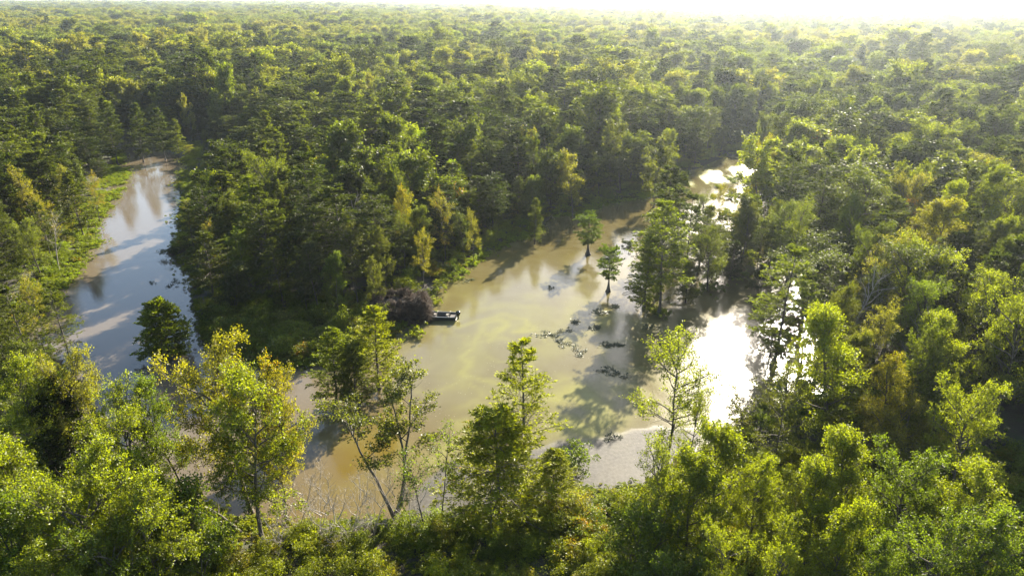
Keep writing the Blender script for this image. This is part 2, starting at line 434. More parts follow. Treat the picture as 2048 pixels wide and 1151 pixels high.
TIMBER = GP([(1275, 645), (1282, 560), (1300, 440), (1390, 384), (1480, 350), (1540, 318), (1700, 330), (2080, 400), (2200, 800), (1760, 770), (1660, 770),
             (1600, 752), (1560, 700), (1530, 620), (1480, 585), (1430, 590), (1400, 620), (1340, 650)])
CLEAR = [np.array(p) for p in (
    [(252, 285), (300, 280), (362, 318), (345, 360), (352, 430), (335, 500), (375, 560), (370, 640), (420, 700), (300, 760), (200, 735), (112, 690),
     (105, 640), (150, 560), (190, 500), (200, 440), (240, 380)],
    [(880, 600), (930, 545), (1000, 500), (1095, 460), (1140, 432), (1200, 408), (1300, 388), (1330, 388), (1262, 450), (1255, 520), (1278, 560), (1300, 640),
     (1410, 616), (1450, 600), (1505, 620), (1520, 700), (1460, 770), (1400, 830), (1240, 970), (1140, 950), (900, 1000), (760, 1000), (780, 800), (790, 690), (850, 660)],
    [(1345, 372), (1400, 342), (1450, 322), (1510, 312), (1520, 340), (1480, 365), (1440, 380)],
    [(1612, 508), (1700, 500), (1705, 570), (1640, 590), (1615, 570)])]
LIT = [GP(p) for p in (        # water that lies in the sun
    [(262, 298), (365, 322), (352, 360), (348, 420), (335, 488), (150, 570), (190, 500), (190, 440), (240, 370)],
    [(105, 672), (275, 616), (272, 640), (200, 672), (185, 705), (120, 700)],
    [(880, 600), (1000, 500), (1090, 465), (1130, 560), (1100, 600), (1140, 640), (1080, 700), (1000, 900), (800, 900), (790, 700)],
    [(1400, 620), (1500, 600), (1530, 740), (1400, 830), (1240, 960), (1160, 940), (1250, 800), (1300, 760), (1390, 680)],
    [(1345, 372), (1450, 316), (1550, 316), (1500, 350), (1420, 376)],
    [(640, 850), (760, 850), (780, 1000), (640, 1000)])]
def shore(X, Y):
    """signed distance to the shoreline, + on land"""
    d = seg_dist(WP, X, Y)
    return np.where(inside(WP, X, Y), -d, d)

# ------------------------------------------------------------------ ground and water
def stretch(lo, hi, step, far_lo, far_hi, g=1.16):
    a = list(np.arange(lo, hi + 0.1, step))
    s, x = step, lo
    left = []
    while x > far_lo: s *= g; x -= s; left.append(max(x, far_lo))
    s, x = step, hi
    right = []
    while x < far_hi: s *= g; x += s; right.append(min(x, far_hi))
    return np.array(left[::-1] + a + right)
gx, gy = stretch(-110, 150, 1.1, -7000, 7000), stretch(22, 300, 1.2, -60, 7600)
XX, YY = np.meshgrid(gx, gy)
sd = shore(XX, YY)
hz = np.where(sd > 0, 0.05 + 0.55 * sstep(0, 5, sd) + 0.35 * fbm(XX / 7, YY / 7) * sstep(1, 8, sd), -0.12 - 0.9 * sstep(0, 7, -sd))
far_h = sstep(3200, 5200, np.hypot(XX, YY)) * (10 + 22 * fbm(XX / 900 + 3, YY / 900))
hz = hz + far_h * sstep(400, -2500, XX - 0.15 * YY)
nx, ny = len(gx), len(gy)
ids = np.arange(nx * ny).reshape(ny, nx)
quads = np.stack([ids[:-1, :-1], ids[:-1, 1:], ids[1:, 1:], ids[1:, :-1]], -1).reshape(-1, 4)
m, nt, out, N, L = mat('swamp_floor')
tc = N('ShaderNodeTexCoord')
n1 = N('ShaderNodeTexNoise', i_Scale=0.35, i_Detail=8.0, i_Roughness=0.7); L(tc.outputs['Object'], n1.inputs['Vector'])
n2 = N('ShaderNodeTexNoise', i_Scale=6.0, i_Detail=5.0, i_Roughness=0.7); L(tc.outputs['Object'], n2.inputs['Vector'])
r1 = N('ShaderNodeValToRGB')
r1.color_ramp.elements[0].position, r1.color_ramp.elements[0].color = 0.35, (0.020, 0.017, 0.010, 1)
r1.color_ramp.elements[1].position, r1.color_ramp.elements[1].color = 0.62, (0.035, 0.050, 0.012, 1)
e = r1.color_ramp.elements.new(0.5); e.color = (0.045, 0.036, 0.020, 1)
L(n1.outputs[0], r1.inputs[0])
mm = N('ShaderNodeMix', data_type='RGBA', blend_type='MULTIPLY'); mm.inputs[0].default_value = 0.7
rr_ = N('ShaderNodeMapRange', i_1=0.3, i_2=0.7, i_3=0.4, i_4=1.4); L(n2.outputs[0], rr_.inputs[0])
L(r1.outputs[0], mm.inputs[6]); L(rr_.outputs[0], mm.inputs[7])
bp = N('ShaderNodeBump', i_Strength=0.8, i_Distance=0.15); L(n2.outputs[0], bp.inputs['Height'])
p_ = N('ShaderNodeBsdfPrincipled', i_Roughness=0.95); L(mm.outputs[2], p_.inputs['Base Color']); L(bp.outputs[0], p_.inputs['Normal'])
L(p_.outputs[0], out.inputs['Surface'])
ground = bpy.data.objects.new('ground', mesh_np('ground', np.stack([XX, YY, hz], -1).reshape(-1, 3), quads, 4, m, smooth=True))
ground['kind'] = 'structure'; COL.objects.link(ground)

# water sheet: its own stains (algae streaks, ochre silt, grey film) are kept as vertex values
wx, wy = np.arange(-112, 120, 0.55), np.arange(40, 270, 0.7)
wx = np.concatenate([[-400, -200], wx, [250, 500]]); wy = np.concatenate([[-20], wy, [400, 520]])
XX, YY = np.meshgrid(wx, wy)
wob_x = XX + 3.2 * (fbm(XX / 6, YY / 6) - 0.5) + 1.0 * (fbm(XX / 1.7, YY / 1.7) - 0.5)
wob_y = YY + 4.2 * (fbm(XX / 6 + 40, YY / 6) - 0.5) + 1.2 * (fbm(XX / 1.7 + 40, YY / 1.7) - 0.5)
algae = np.zeros(XX.shape)
for pts, wd, amt in (
    ([(1000, 655), (985, 672), (965, 660), (975, 642), (995, 636), (1020, 640), (1022, 650), (1000, 662), (980, 680)], 1.1, 0.65),
    ([(960, 655), (943, 682), (938, 700), (923, 714), (946, 726), (930, 741), (944, 755), (985, 760), (1010, 770)], 0.9, 0.62),
    ([(915, 650), (955, 638), (1003, 629), (1055, 637), (1076, 655), (1041, 662), (1060, 645)], 0.8, 0.6),
    ([(905, 640), (930, 622), (985, 610), (1060, 618), (1120, 640), (1100, 670)], 1.6, 0.35),
    ([(960, 700), (1000, 720), (1060, 725)], 0.5, 0.3),
    ([(930, 740), (945, 690), (990, 650), (1060, 640), (1100, 660)], 3.4, 0.33),
    ([(1000, 630), (1090, 625), (1140, 680), (1080, 700)], 2.6, 0.3),
    ([(890, 670), (900, 720), (930, 760), (1000, 800)], 0.6, 0.3),
    ([(1130, 640), (1150, 600), (1250, 640), (1290, 650)], 2.2, 0.35),
    ([(1120, 800), (1160, 780), (1220, 830), (1180, 860), (1130, 845)], 2.6, 0.75),
    ([(1230, 780), (1290, 800), (1240, 850)], 1.6, 0.5),
    ([(860, 920), (920, 905), (960, 870), (930, 850)], 1.8, 0.55),
    ([(1195, 650), (1215, 640), (1240, 625)], 2.0, 0.5)):
    d = seg_dist(GP(pts), wob_x, wob_y, False)
    algae = np.maximum(algae, amt * np.exp(-(d / wd) ** 2))
g = fbm(wob_x / 3.1 + 9, wob_y / 7)
wisp = (1 - np.abs(2 * fbm(wob_x / 9 + 3, wob_y / 13 + 7, 5) - 1)) ** 7
pc = G(1060, 720)
pool = np.exp(-(((XX - pc[0]) / 26) ** 2 + ((YY - pc[1]) / 34) ** 2))
algae = np.clip(np.maximum(algae * (0.55 + 0.9 * g), 0.5 * wisp * pool) + 0.12 * pool, 0, 1)
film_poly = GP([(800, 1040), (850, 965), (900, 932), (1000, 912), (1120, 880), (1158, 896), (1185, 880), (1260, 868), (1400, 850), (1400, 1000), (1000, 1060)])
dfl = seg_dist(film_poly, wob_x, wob_y)
film = sstep(-0.5, 0.5, np.where(inside(film_poly, wob_x, wob_y), dfl, -dfl))
film = film * (0.75 + 0.35 * fbm(XX / 1.5, YY / 3))
ochre = np.zeros(XX.shape)
for (px, py, rad, amt) in ((760, 900, 9, 1.0), (700, 970, 9, 1.0), (900, 890, 8, 0.55), (620, 1020, 7, 0.9), (980, 430, 14, 0.5), (560, 900, 10, 0.6), (810, 860, 7, .6)):
    c = G(px, py)
    ochre = np.maximum(ochre, amt * np.exp(-(((XX - c[0]) ** 2 + (YY - c[1]) ** 2) / rad ** 2)))
chan = 1 - sstep(-22, -8, XX + 0.10 * (YY - 90))            # the pinkish silty channel beside the peninsula
duck = np.zeros(XX.shape)
mp_ = GP([(1340, 372), (1400, 340), (1450, 316), (1560, 312), (1560, 345), (1500, 362), (1420, 378)])
dm = seg_dist(mp_, wob_x, wob_y)
duck = sstep(-2, 6, np.where(inside(mp_, wob_x, wob_y), dm, -dm)) * sstep(0.34, 0.56, fbm(XX / 5, YY / 16))
nx, ny = len(wx), len(wy)
ids = np.arange(nx * ny).reshape(ny, nx)
quads = np.stack([ids[:-1, :-1], ids[:-1, 1:], ids[1:, 1:], ids[1:, :-1]], -1).reshape(-1, 4)

m, nt, out, N, L = mat('turbid_water')
tc = N('ShaderNodeTexCoord')
def A(nm): return N('ShaderNodeAttribute', attribute_type='GEOMETRY', attribute_name=nm).outputs['Fac']
def mixc(f, a, b):
    x = N('ShaderNodeMix', data_type='RGBA')
    for i, s in ((6, a), (7, b)):
        if isinstance(s, tuple): x.inputs[i].default_value = (*s, 1)
        else: L(s, x.inputs[i])
    L(f, x.inputs[0]) if not isinstance(f, float) else setattr(x.inputs[0], 'default_value', f)
    return x.outputs[2]
nz = N('ShaderNodeTexNoise', i_Scale=0.12, i_Detail=6.0, i_Roughness=0.6, i_Distortion=1.4); L(tc.outputs['Object'], nz.inputs['Vector'])
nzr = N('ShaderNodeMapRange', i_1=0.38, i_2=0.66); L(nz.outputs[0], nzr.inputs[0])
body = mixc(nzr.outputs[0], (0.080, 0.064, 0.024), (0.098, 0.083, 0.038))
body = mixc(A('channel'), body, (0.100, 0.080, 0.054))
body = mixc(A('ochre'), body, (0.088, 0.060, 0.010))
body = mixc(A('algae'), body, (0.172, 0.168, 0.055))
nf = N('ShaderNodeTexNoise', i_Scale=2.2, i_Detail=6.0, i_Roughness=0.7); L(tc.outputs['Object'], nf.inputs['Vector'])
nfr = N('ShaderNodeMapRange', i_1=0.35, i_2=0.65); L(nf.outputs[0], nfr.inputs[0])
filmc = mixc(nfr.outputs[0], (0.050, 0.047, 0.041), (0.092, 0.087, 0.078))
body = mixc(A('film'), body, filmc)
body = mixc(A('duckweed'), body, (0.20, 0.21, 0.05))
# surface roughness grows with floating film
ro = N('ShaderNodeMath', operation='MULTIPLY_ADD', i_1=0.45, i_2=0.035); L(A('film'), ro.inputs[0])
ro2 = N('ShaderNodeMath', operation='MULTIPLY_ADD', i_1=0.12); L(A('algae'), ro2.inputs[0]); L(ro.outputs[0], ro2.inputs[2])
ro3 = N('ShaderNodeMath', operation='MULTIPLY_ADD', i_1=0.3); L(A('duckweed'), ro3.inputs[0]); L(ro2.outputs[0], ro3.inputs[2])
ro4 = N('ShaderNodeMath', operation='MULTIPLY_ADD', i_1=0.26); L(A('scum'), ro4.inputs[0]); L(ro3.outputs[0], ro4.inputs[2])
mpw = N('ShaderNodeMapping'); mpw.inputs['Scale'].default_value = (1.0, 1.1, 1.0); L(tc.outputs['Object'], mpw.inputs[0])
wn1 = N('ShaderNodeTexNoise', i_Scale=2.6, i_Detail=4.0); L(mpw.outputs[0], wn1.inputs['Vector'])
wn2 = N('ShaderNodeTexNoise', i_Scale=0.25, i_Detail=2.0); L(mpw.outputs[0], wn2.inputs['Vector'])
ws = N('ShaderNodeMath', operation='MULTIPLY_ADD', i_1=1.3); L(wn2.outputs[0], ws.inputs[0]); L(wn1.outputs[0], ws.inputs[2])
wb = N('ShaderNodeBump', i_Strength=0.11, i_Distance=0.10); L(ws.outputs[0], wb.inputs['Height'])
p_ = N('ShaderNodeBsdfPrincipled', i_IOR=1.38)
fs = N('ShaderNodeMath', operation='MAXIMUM'); L(A('film'), fs.inputs[0]); fs0 = N('ShaderNodeMath', operation='MAXIMUM'); L(A('algae'), fs0.inputs[0]); L(A('duckweed'), fs0.inputs[1]); L(fs0.outputs[0], fs.inputs[1])
sp = N('ShaderNodeMath', operation='MULTIPLY_ADD', i_1=-0.38, i_2=0.5); L(fs.outputs[0], sp.inputs[0]); sp2 = N('ShaderNodeMath', operation='MULTIPLY_ADD', i_1=-0.34); L(A('scum'), sp2.inputs[0]); L(sp.outputs[0], sp2.inputs[2]); sp3 = N('ShaderNodeMath', operation='MAXIMUM', i_1=0.1); L(sp2.outputs[0], sp3.inputs[0]); L(sp3.outputs[0], p_.inputs['Specular IOR Level'])
L(body, p_.inputs['Base Color']); L(ro4.outputs[0], p_.inputs['Roughness']); L(wb.outputs[0], p_.inputs['Normal'])
L(p_.outputs[0], out.inputs['Surface'])
sc_c = G(1450, 760)
scum = np.exp(-(((XX - sc_c[0]) / 22) ** 2 + ((YY - sc_c[1]) / 26) ** 2)) * (0.5 + 0.8 * fbm(wob_x / 5, wob_y / 9))
water = bpy.data.objects.new('water', mesh_np('water', np.stack([XX, YY, np.zeros(XX.shape)], -1).reshape(-1, 3), quads, 4, m,
    {'algae': algae.reshape(-1), 'film': np.clip(film, 0, 1).reshape(-1), 'ochre': ochre.reshape(-1), 'channel': chan.reshape(-1), 'duckweed': duck.reshape(-1), 'scum': np.clip(scum, 0, 1).reshape(-1)}))
water['kind'] = 'structure'; COL.objects.link(water)

# ------------------------------------------------------------------ things
def tag(o, label, cat, group=None):
    o['label'] = label; o['category'] = cat
    if group: o['group'] = group
    return o
FIRST = {}       # proto key -> (crown object, trunk object) of the first tree built from it
def plant_tree(name, key, x, y, z, H, wide, rot, tint, aut, label, cat, group, lean=(0, 0)):
    crown, trunk, H0, R0, cb = PROTO[key]
    e = bpy.data.objects.new(name, None)
    e.empty_display_size = 0.5
    s = H / H0
    e.location = (x, y, z); e.rotation_euler = (lean[0], lean[1], rot); e.scale = (s * wide, s * wide, s)
    COL.objects.link(e)
    tag(e, label, cat, group)
    t = bpy.data.objects.new('trunk', trunk); t.parent = e; COL.objects.link(t)
    c = None
    if crown:
        c = bpy.data.objects.new('crown', crown); c.parent = e; COL.objects.link(c)
        c['tint'] = [float(v) for v in tint]; c['autumn'] = float(aut)
    if key not in FIRST: FIRST[key] = (c, t)
    return e

# leaf colours (linear base colours)
T_LIME = (0.125, 0.155, 0.008)
T_YEL = (0.150, 0.148, 0.009)
T_GREEN = (0.075, 0.110, 0.008)
T_MID = (0.080, 0.095, 0.010)
T_OLIVE = (0.060, 0.072, 0.009)
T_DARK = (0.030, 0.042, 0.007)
T_PALE = (0.130, 0.135, 0.020)
T_WILLOW = (0.130, 0.190, 0.006)
T_CYL = (0.112, 0.138, 0.007)    # sunny young cypress
T_CYB = (0.185, 0.200, 0.008)    # yellow-green young cypress
T_CYD = (0.040, 0.053, 0.008)

# hand placed trees: (px, py of the top, height, kind, width, tint, turning, label)
HERO = [
 (1180, 421, 9.6, 'pond', 1.0, T_GREEN, 0, 'small flat-topped cypress with bottle-shaped base alone in open water'),
 (1222, 486, 9.4, 'pond', 0.8, T_GREEN, 0, 'narrow ragged cypress standing in the pond just ahead of the floating leaf patches'),
 (312, 594, 9.6, 'round', 1.2, T_CYL, 0, 'rounded dark cypress standing alone in the grey channel'),
 (655, 655, 11.5, 'full', 1.15, T_CYL, 0, 'young cypress in the water beyond the fork-stemmed leafy tree'),
 (742, 612, 12.5, 'full', 1.2, T_CYB, 0.1, 'yellow-edged young cypress close beside the dark brush blind'),
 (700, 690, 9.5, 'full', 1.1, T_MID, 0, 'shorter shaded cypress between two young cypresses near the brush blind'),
 (1055, 677, 19.5, 'thin', 1.25, T_CYB, 0.12, 'tall thin yellow-green cypress with see-through branches over the algae water'),
 (1002, 815, 14.0, 'full', 1.65, T_CYB, 0.14, 'dense pyramid cypress on the near shore before the thin cypress'),
 (1105, 905, 8.0, 'full', 1.7, T_CYB, 0.05, 'low bushy cypress filling the shore at the foot of the dense pyramid cypress'),
 (1362, 634, 20.5, 'airy', 1.15, T_LIME, 0.03, 'slender airy tree with open branches before the sun glare'),
 (1400, 760, 14.0, 'airy', 0.85, T_LIME, 0.0, 'smaller airy sapling beside the slender open tree near the glare'),
 (436, 668, 21.0, 'spread', 0.95, (0.15, 0.15, 0.008), 0.17, 'broad yellow and orange turning tree leaning over the channel'),
 (520, 720, 19.0, 'oval', 0.75, T_YEL, 0.24, 'orange-tipped crown overhanging the brown inlet'),
 (462, 745, 20.0, 'oval', 1.0, T_LIME, 0.10, 'tall bright green tree with two bare dark stems by the inlet'),
 (318, 735, 17.0, 'oval', 0.75, T_GREEN, 0.02, 'green tree with straight dark trunk at the inlet mouth'),
 (215, 775, 17.0, 'spread', 0.9, T_LIME, 0.05, 'bright lime spreading tree on the near bank of the channel'),
 (130, 700, 16.5, 'spread', 0.85, T_PALE, 0.08, 'pale yellow-green tree by the mouth of the grey channel'),
 (40, 715, 17.0, 'oval', 0.85, T_LIME, 0.06, 'yellow-green tree at the frame edge below the bent channel cypress'),
 (90, 752, 13.5, 'round', 0.95, T_DARK, 0.0, 'small dark cypress hemmed in by bright lime trees'),
 (55, 845, 18.0, 'lobed', 1.0, T_LIME, 0.04, 'dense lime tree at the frame edge below the small dark cypress'),
 (170, 880, 18.0, 'oval', 1.0, T_LIME, 0.06, 'rounded yellow-green tree among the crowded near trees'),
 (300, 880, 15.0, 'lobed', 0.8, T_GREEN, 0.04, 'green leafy tree below the straight dark trunk'),
 (110, 955, 18.0, 'spread', 0.95, T_LIME, 0.04, 'big lime crown low in the corner of the near wood'),
 (250, 960, 17.0, 'oval', 0.9, T_LIME, 0.05, 'sunlit crown above the corner thicket'),
 (20, 1000, 17.0, 'lobed', 1.0, T_GREEN, 0.0, 'shadowed green tree in the bottom corner'),
 (340, 1010, 13.0, 'low', 0.9, T_GREEN, 0.05, 'bushy small tree under the two bare dark stems'),
 (180, 1060, 15.0, 'spread', 0.9, T_GREEN, 0.02, 'spreading green tree cut by the bottom edge near the corner'),
 (60, 1085, 15.0, 'oval', 0.9, T_LIME, 0.03, 'lime tree cut off by the bottom edge in the corner'),
 (765, 742, 17.5, 'forked', 1.4, T_MID, 0.03, 'fork-stemmed tree with leaf-sleeved upright branches over ochre water'),
 (872, 862, 12.0, 'tuft', 0.9, T_GREEN, 0.04, 'spindly nearly bare sapling with few leaf tufts beside the grey film'),
 (838, 880, 11.5, 'tuft', 1.1, T_GREEN, 0.02, 'thin leaning sapling with a leaf tuft below its bare top'),
 (620, 930, 9.0, 'bare', 1.0, T_GREEN, 0, 'leafless pale shrub of tangled stems at the inlet shore'),
 (735, 915, 9.5, 'bare', 0.7, T_GREEN, 0, 'leafless grey thicket below the fork-stemmed tree'),
 (930, 930, 7.5, 'bare', 0.7, T_GREEN, 0, 'small bare twiggy shrub beside the dense pyramid cypress'),
 (685, 955, 8.0, 'bare', 1.2, T_GREEN, 0, 'wide leafless thicket in front of the ochre water'),
 (580, 955, 7.0, 'bare', 1.1, T_GREEN, 0, 'pale bare shrub leaning over the brown inlet'),
 (815, 945, 8.0, 'bare', 0.9, T_GREEN, 0, 'grey bare shrub between the fork-stemmed tree and the spindly saplings'),
 (1735, 520, 17.0, 'snag', 1.0, T_GREEN, 0, 'dead grey tree with bare limbs behind the thin yellowing tree'),
 (690, 385, 16.0, 'snag', 0.8, T_GREEN, 0, 'grey dead tree on the peninsula beside the dark dome cypress'),
 (1290, 215, 18.0, 'snag', 1.0, T_GREEN, 0, 'bleached dead tree above the inner pond bank'),
 (85, 420, 13.0, 'snag', 0.8, T_GREEN, 0, 'leaning dead stem among the yellow bank trees'),
 (1010, 250, 17.0, 'snag', 0.9, T_GREEN, 0, 'thin bleached snag beyond the lime crowns'),
 (1850, 610, 15.0, 'snag', 0.9, T_GREEN, 0, 'leafless grey tree behind the round bright crown'),
 (1400, 190, 19.0, 'snag', 0.9, T_GREEN, 0, 'pale dead tree far beyond the bright marsh'),
 (1640, 545, 15.0, 'tall', 0.9, T_CYD, 0, 'dark cypress among the sparkling flooded trunks'),
 (1705, 560, 15.5, 'oval', 0.8, T_OLIVE, 0.02, 'dull olive tree over the flooded trunks'),
 (545, 985, 7.5, 'bare', 0.8, T_GREEN, 0, 'bare branching shrub at the foot of the bright green tree'),
 (1455, 868, 15.0, 'lobed', 1.0, T_LIME, 0.12, 'large yellow-green crown below the slender airy tree'),
 (1330, 865, 15.5, 'airy', 1.0, T_LIME, 0.04, 'light lime tree at the edge of the grey film'),
 (1395, 925, 14.5, 'lobed', 0.95, T_LIME, 0.1, 'gold-tinged leafy tree on the near shore'),
 (1290, 985, 10.5, 'low', 1.0, T_GREEN, 0.03, 'dark-hearted bushy tree on the near shore before the grey film'),
 (1530, 905, 14.0, 'oval', 0.8, T_LIME, 0.06, 'yellow-green crown leaning against the large shore crown'),
 (1592, 722, 16.0, 'airy', 1.1, T_OLIVE, 0.05, 'shaded olive tree with dark trunk standing before the glare'),
 (1520, 770, 11.0, 'tuft', 1.2, T_OLIVE, 0.02, 'sparse twiggy sapling silhouetted against the glare'),
 (1590, 488, 19.0, 'tier', 1.2, T_CYL, 0.0, 'layered golden-green cypress with shelf-like boughs beside the glare'),
 (1560, 590, 10.0, 'tier', 0.8, T_MID, 0.0, 'lower layered cypress beneath the golden-green shelf-boughed one'),
 (1660, 905, 6.5, 'full', 0.9, T_WILLOW, 0.0, 'small vivid green cypress sapling at the glare edge'),
 (1690, 818, 10.0, 'full', 1.1, T_MID, 0.0, 'dark feathery evergreen beside the yellow willow'),
 (1800, 800, 10.0, 'willow', 1.15, T_YEL, 0.05, 'yellow fine-leaved willow glowing among darker trees'),
 (1870, 850, 7.5, 'willow', 0.9, T_YEL, 0.1, 'low yellowish bush trailing off the yellow willow'),
 (1740, 868, 15.0, 'lobed', 1.0, T_LIME, 0.03, 'bright lobed tree crown in front of the yellow willow'),
 (1660, 920, 14.5, 'lobed', 0.9, T_LIME, 0.03, 'lime crown joined to the bright lobed tree'),
 (1690, 1005, 14.5, 'lobed', 0.85, T_LIME, 0.04, 'pointed lime crown low at the bottom of the near wood'),
 (1580, 1040, 13.0, 'spread', 0.8, T_LIME, 0.05, 'low lime crown beside the pointed crown at the bottom edge'),
 (1850, 905, 14.5, 'spread', 1.0, T_GREEN, 0.02, 'wide green tree spreading below the yellow willow'),
 (1960, 935, 15.5, 'oval', 1.0, T_LIME, 0.02, 'lime tree near the frame edge below the wide green tree'),
 (1900, 1020, 15.0, 'spread', 1.0, T_GREEN, 0.02, 'dark green tree on the slope of near foliage by the bottom corner'),
 (2030, 1020, 15.5, 'oval', 1.0, T_GREEN, 0.02, 'shadowed tree in the bottom corner at the frame edge'),
 (1790, 1070, 13.5, 'oval', 0.9, T_GREEN, 0.02, 'dim green tree cut by the bottom edge beside the pale mud gap'),
 (1450, 1050, 12.5, 'spread', 0.8, T_LIME, 0.08, 'lime and gold crown cut by the bottom edge'),
 (1340, 1075, 9.5, 'low', 1.0, T_GREEN, 0.02, 'leafy bush-like tree cut by the bottom edge near the orange shrubs'),
 (1975, 765, 16.0, 'spread', 0.9, T_LIME, 0.02, 'open lime tree with level boughs near the frame edge'),
 (1782, 452, 20.0, 'airy', 1.1, T_PALE, 0.04, 'pale sparse tree with bare lower limbs beyond the glare'),
 (1760, 600, 16.5, 'airy', 1.0, T_PALE, 0.1, 'thin yellowing tree with bare twigs over the dark flooded gap'),
 (1860, 560, 17.0, 'spread', 0.9, T_GREEN, 0.03, 'mid-green tree behind the round bright crown at the wood edge'),
 (1925, 628, 16.0, 'lobed', 1.05, T_LIME, 0.02, 'round bright crown at the wood edge above the yellow willow'),
 (1990, 545, 18.0, 'spread', 1.0, T_LIME, 0.02, 'big pale-lit spreading tree at the frame edge beyond the round bright crown'),
 (1800, 710, 13.5, 'oval', 0.9, T_YEL, 0.18, 'rusty yellow-leaved tree above the yellow willow'),
 (1665, 585, 13.5, 'oval', 0.9, T_OLIVE, 0.03, 'dim leafy tree over the dark flooded gap'),
 (1722, 655, 13.0, 'lobed', 0.9, T_MID, 0.02, 'dark-hearted tree at the back of the flooded gap'),
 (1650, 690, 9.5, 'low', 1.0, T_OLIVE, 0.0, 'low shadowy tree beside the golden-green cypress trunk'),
 (1690, 690, 12.5, 'airy', 0.9, T_MID, 0.2, 'thin brownish tree between the glare and the rusty tree'),
 (1990, 312, 20.0, 'spread', 1.2, T_PALE, 0.0, 'large pale sunlit crown high at the frame edge'),
 (1900, 385, 20.0, 'lobed', 1.1, T_PALE, 0.02, 'pale bright crown below the large sunlit one near the frame edge'),
 (1840, 340, 19.0, 'spread', 1.0, T_PALE, 0.05, 'yellow-green crown beside a small rust-red tree'),
 (1800, 395, 15.0, 'tuft', 1.3, T_YEL, 0.75, 'small rust-red tree in front of the yellow-green crown'),
 (1340, 395, 20.5, 'tall', 1.2, T_CYL, 0.04, 'large spreading cypress standing in water at the edge of the flooded timber'),
 (1410, 410, 14.0, 'tall', 1.1, T_OLIVE, 0.04, 'olive cypress behind the large spreading water cypress'),
 (1300, 470, 13.5, 'full', 1.1, T_CYL, 0.0, 'lower sunlit cypress skirting the water-edge cypress'),
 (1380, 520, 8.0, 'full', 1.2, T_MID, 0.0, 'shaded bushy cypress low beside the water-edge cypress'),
 (1450, 425, 12.0, 'tall', 1.1, T_OLIVE, 0.03, 'olive cypress deep in the flooded timber before the marsh'),
 (1500, 400, 12.5, 'oval', 0.9, T_MID, 0.08, 'mottled leafy tree over the darkest flooded shade'),
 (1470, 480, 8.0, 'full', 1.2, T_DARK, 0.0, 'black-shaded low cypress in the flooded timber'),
 (1530, 440, 11.0, 'tall', 1.0, T_CYD, 0.0, 'dark cypress behind the golden-green shelf-boughed one'),
 (1425, 505, 6.0, 'low', 1.0, T_GREEN, 0.0, 'small green tree lit at the edge of the flooded shade'),
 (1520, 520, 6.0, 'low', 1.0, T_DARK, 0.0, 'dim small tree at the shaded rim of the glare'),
 (1440, 360, 13.0, 'airy', 0.8, T_YEL, 0.1, 'slim yellowing tree before the bright marsh'),
 (1490, 378, 13.0, 'airy', 0.8, T_YEL, 0.15, 'second slim yellowing tree before the bright marsh'),
 (1540, 268, 19.0, 'oval', 0.75, T_YEL, 0.04, 'gold-topped tree rising beside the bright marsh'),
 (1600, 295, 21.0, 'tall', 1.0, T_CYD, 0.0, 'dark cypress beside the gold-topped tree'),
 (1660, 300, 22.0, 'tall', 1.0, T_CYD, 0.0, 'tall dark cypress with visible straight stem beyond the flooded timber'),
 (1560, 400, 14.0, 'oval', 0.7, T_MID, 0.05, 'mottled tree above the dark flooded gap'),
 (1700, 385, 17.0, 'oval', 0.8, T_GREEN, 0.02, 'green crown over the sparkling flooded trunks'),
 (860, 285, 17.0, 'mwillow', 1.0, T_WILLOW, 0, 'vivid lime tree in the middle of the peninsula wood'),
 (905, 325, 14.5, 'mwillow', 1.0, T_WILLOW, 0, 'vivid lime rounded crown below the tall lime tree'),
 (960, 290, 14.5, 'mwillow', 1.0, T_WILLOW, 0, 'lime crown nearest the dark bank of the inner pond'),
 (845, 262, 17.5, 'mwillow', 0.8, T_WILLOW, 0, 'narrow lime top rising behind the vivid lime trees'),
 (965, 345, 11.0, 'mpyr', 0.9, T_WILLOW, 0, 'conical vivid green young cypress below the lime crowns'),
 (800, 375, 16.5, 'oval', 0.75, T_YEL, 0.25, 'yellow-leaved tree on the peninsula above the brush blind'),
 (885, 375, 16.0, 'airy', 0.9, T_PALE, 0.3, 'thin greyish-pink tree beside the yellow-leaved one'),
 (945, 410, 12.5, 'airy', 0.7, T_PALE, 0.1, 'thin pale tree on the peninsula shore by the inner pond'),
 (1070, 395, 10.5, 'full', 0.75, T_MID, 0.03, 'cone-shaped cypress at the peninsula point by the inner pond'),
 (630, 332, 19.5, 'tall', 1.1, T_CYD, 0, 'wide dark cypress with rounded dome in the peninsula wood'),
 (505, 352, 19.0, 'tier', 1.0, T_CYL, 0, 'sunlit layered cypress glowing beside the dark dome cypress'),
 (555, 405, 16.5, 'tier', 0.9, T_CYL, 0, 'bright feathery cypress beneath the sunlit layered one'),
 (400, 345, 19.0, 'tall', 0.95, T_DARK, 0, 'black-green cypress leaning over the grey channel'),
 (455, 300, 20.0, 'tall', 0.95, T_CYD, 0, 'dark cypress above the channel bend'),
 (525, 224, 22.0, 'mcone', 0.9, T_OLIVE, 0, 'tall pointed olive cypress above the peninsula wood'),
 (410, 440, 14.0, 'airy', 0.9, T_YEL, 0.3, 'sparse pale tree with orange leaves on the peninsula channel shore'),
 (700, 430, 17.0, 'airy', 1.0, T_OLIVE, 0.05, 'grey-green thin-leaved tree in the middle of the peninsula'),
 (740, 520, 10.5, 'oval', 0.8, T_MID, 0.1, 'small leafy tree behind the brush blind'),
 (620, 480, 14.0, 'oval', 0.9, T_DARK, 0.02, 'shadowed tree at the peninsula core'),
 (425, 432, 13.0, 'tall', 1.0, T_CYD, 0, 'dark cypress at the waist of the peninsula beside the channel'),
 (485, 455, 13.5, 'oval', 0.9, T_GREEN, 0.02, 'green tree on the peninsula below the bright feathery cypress'),
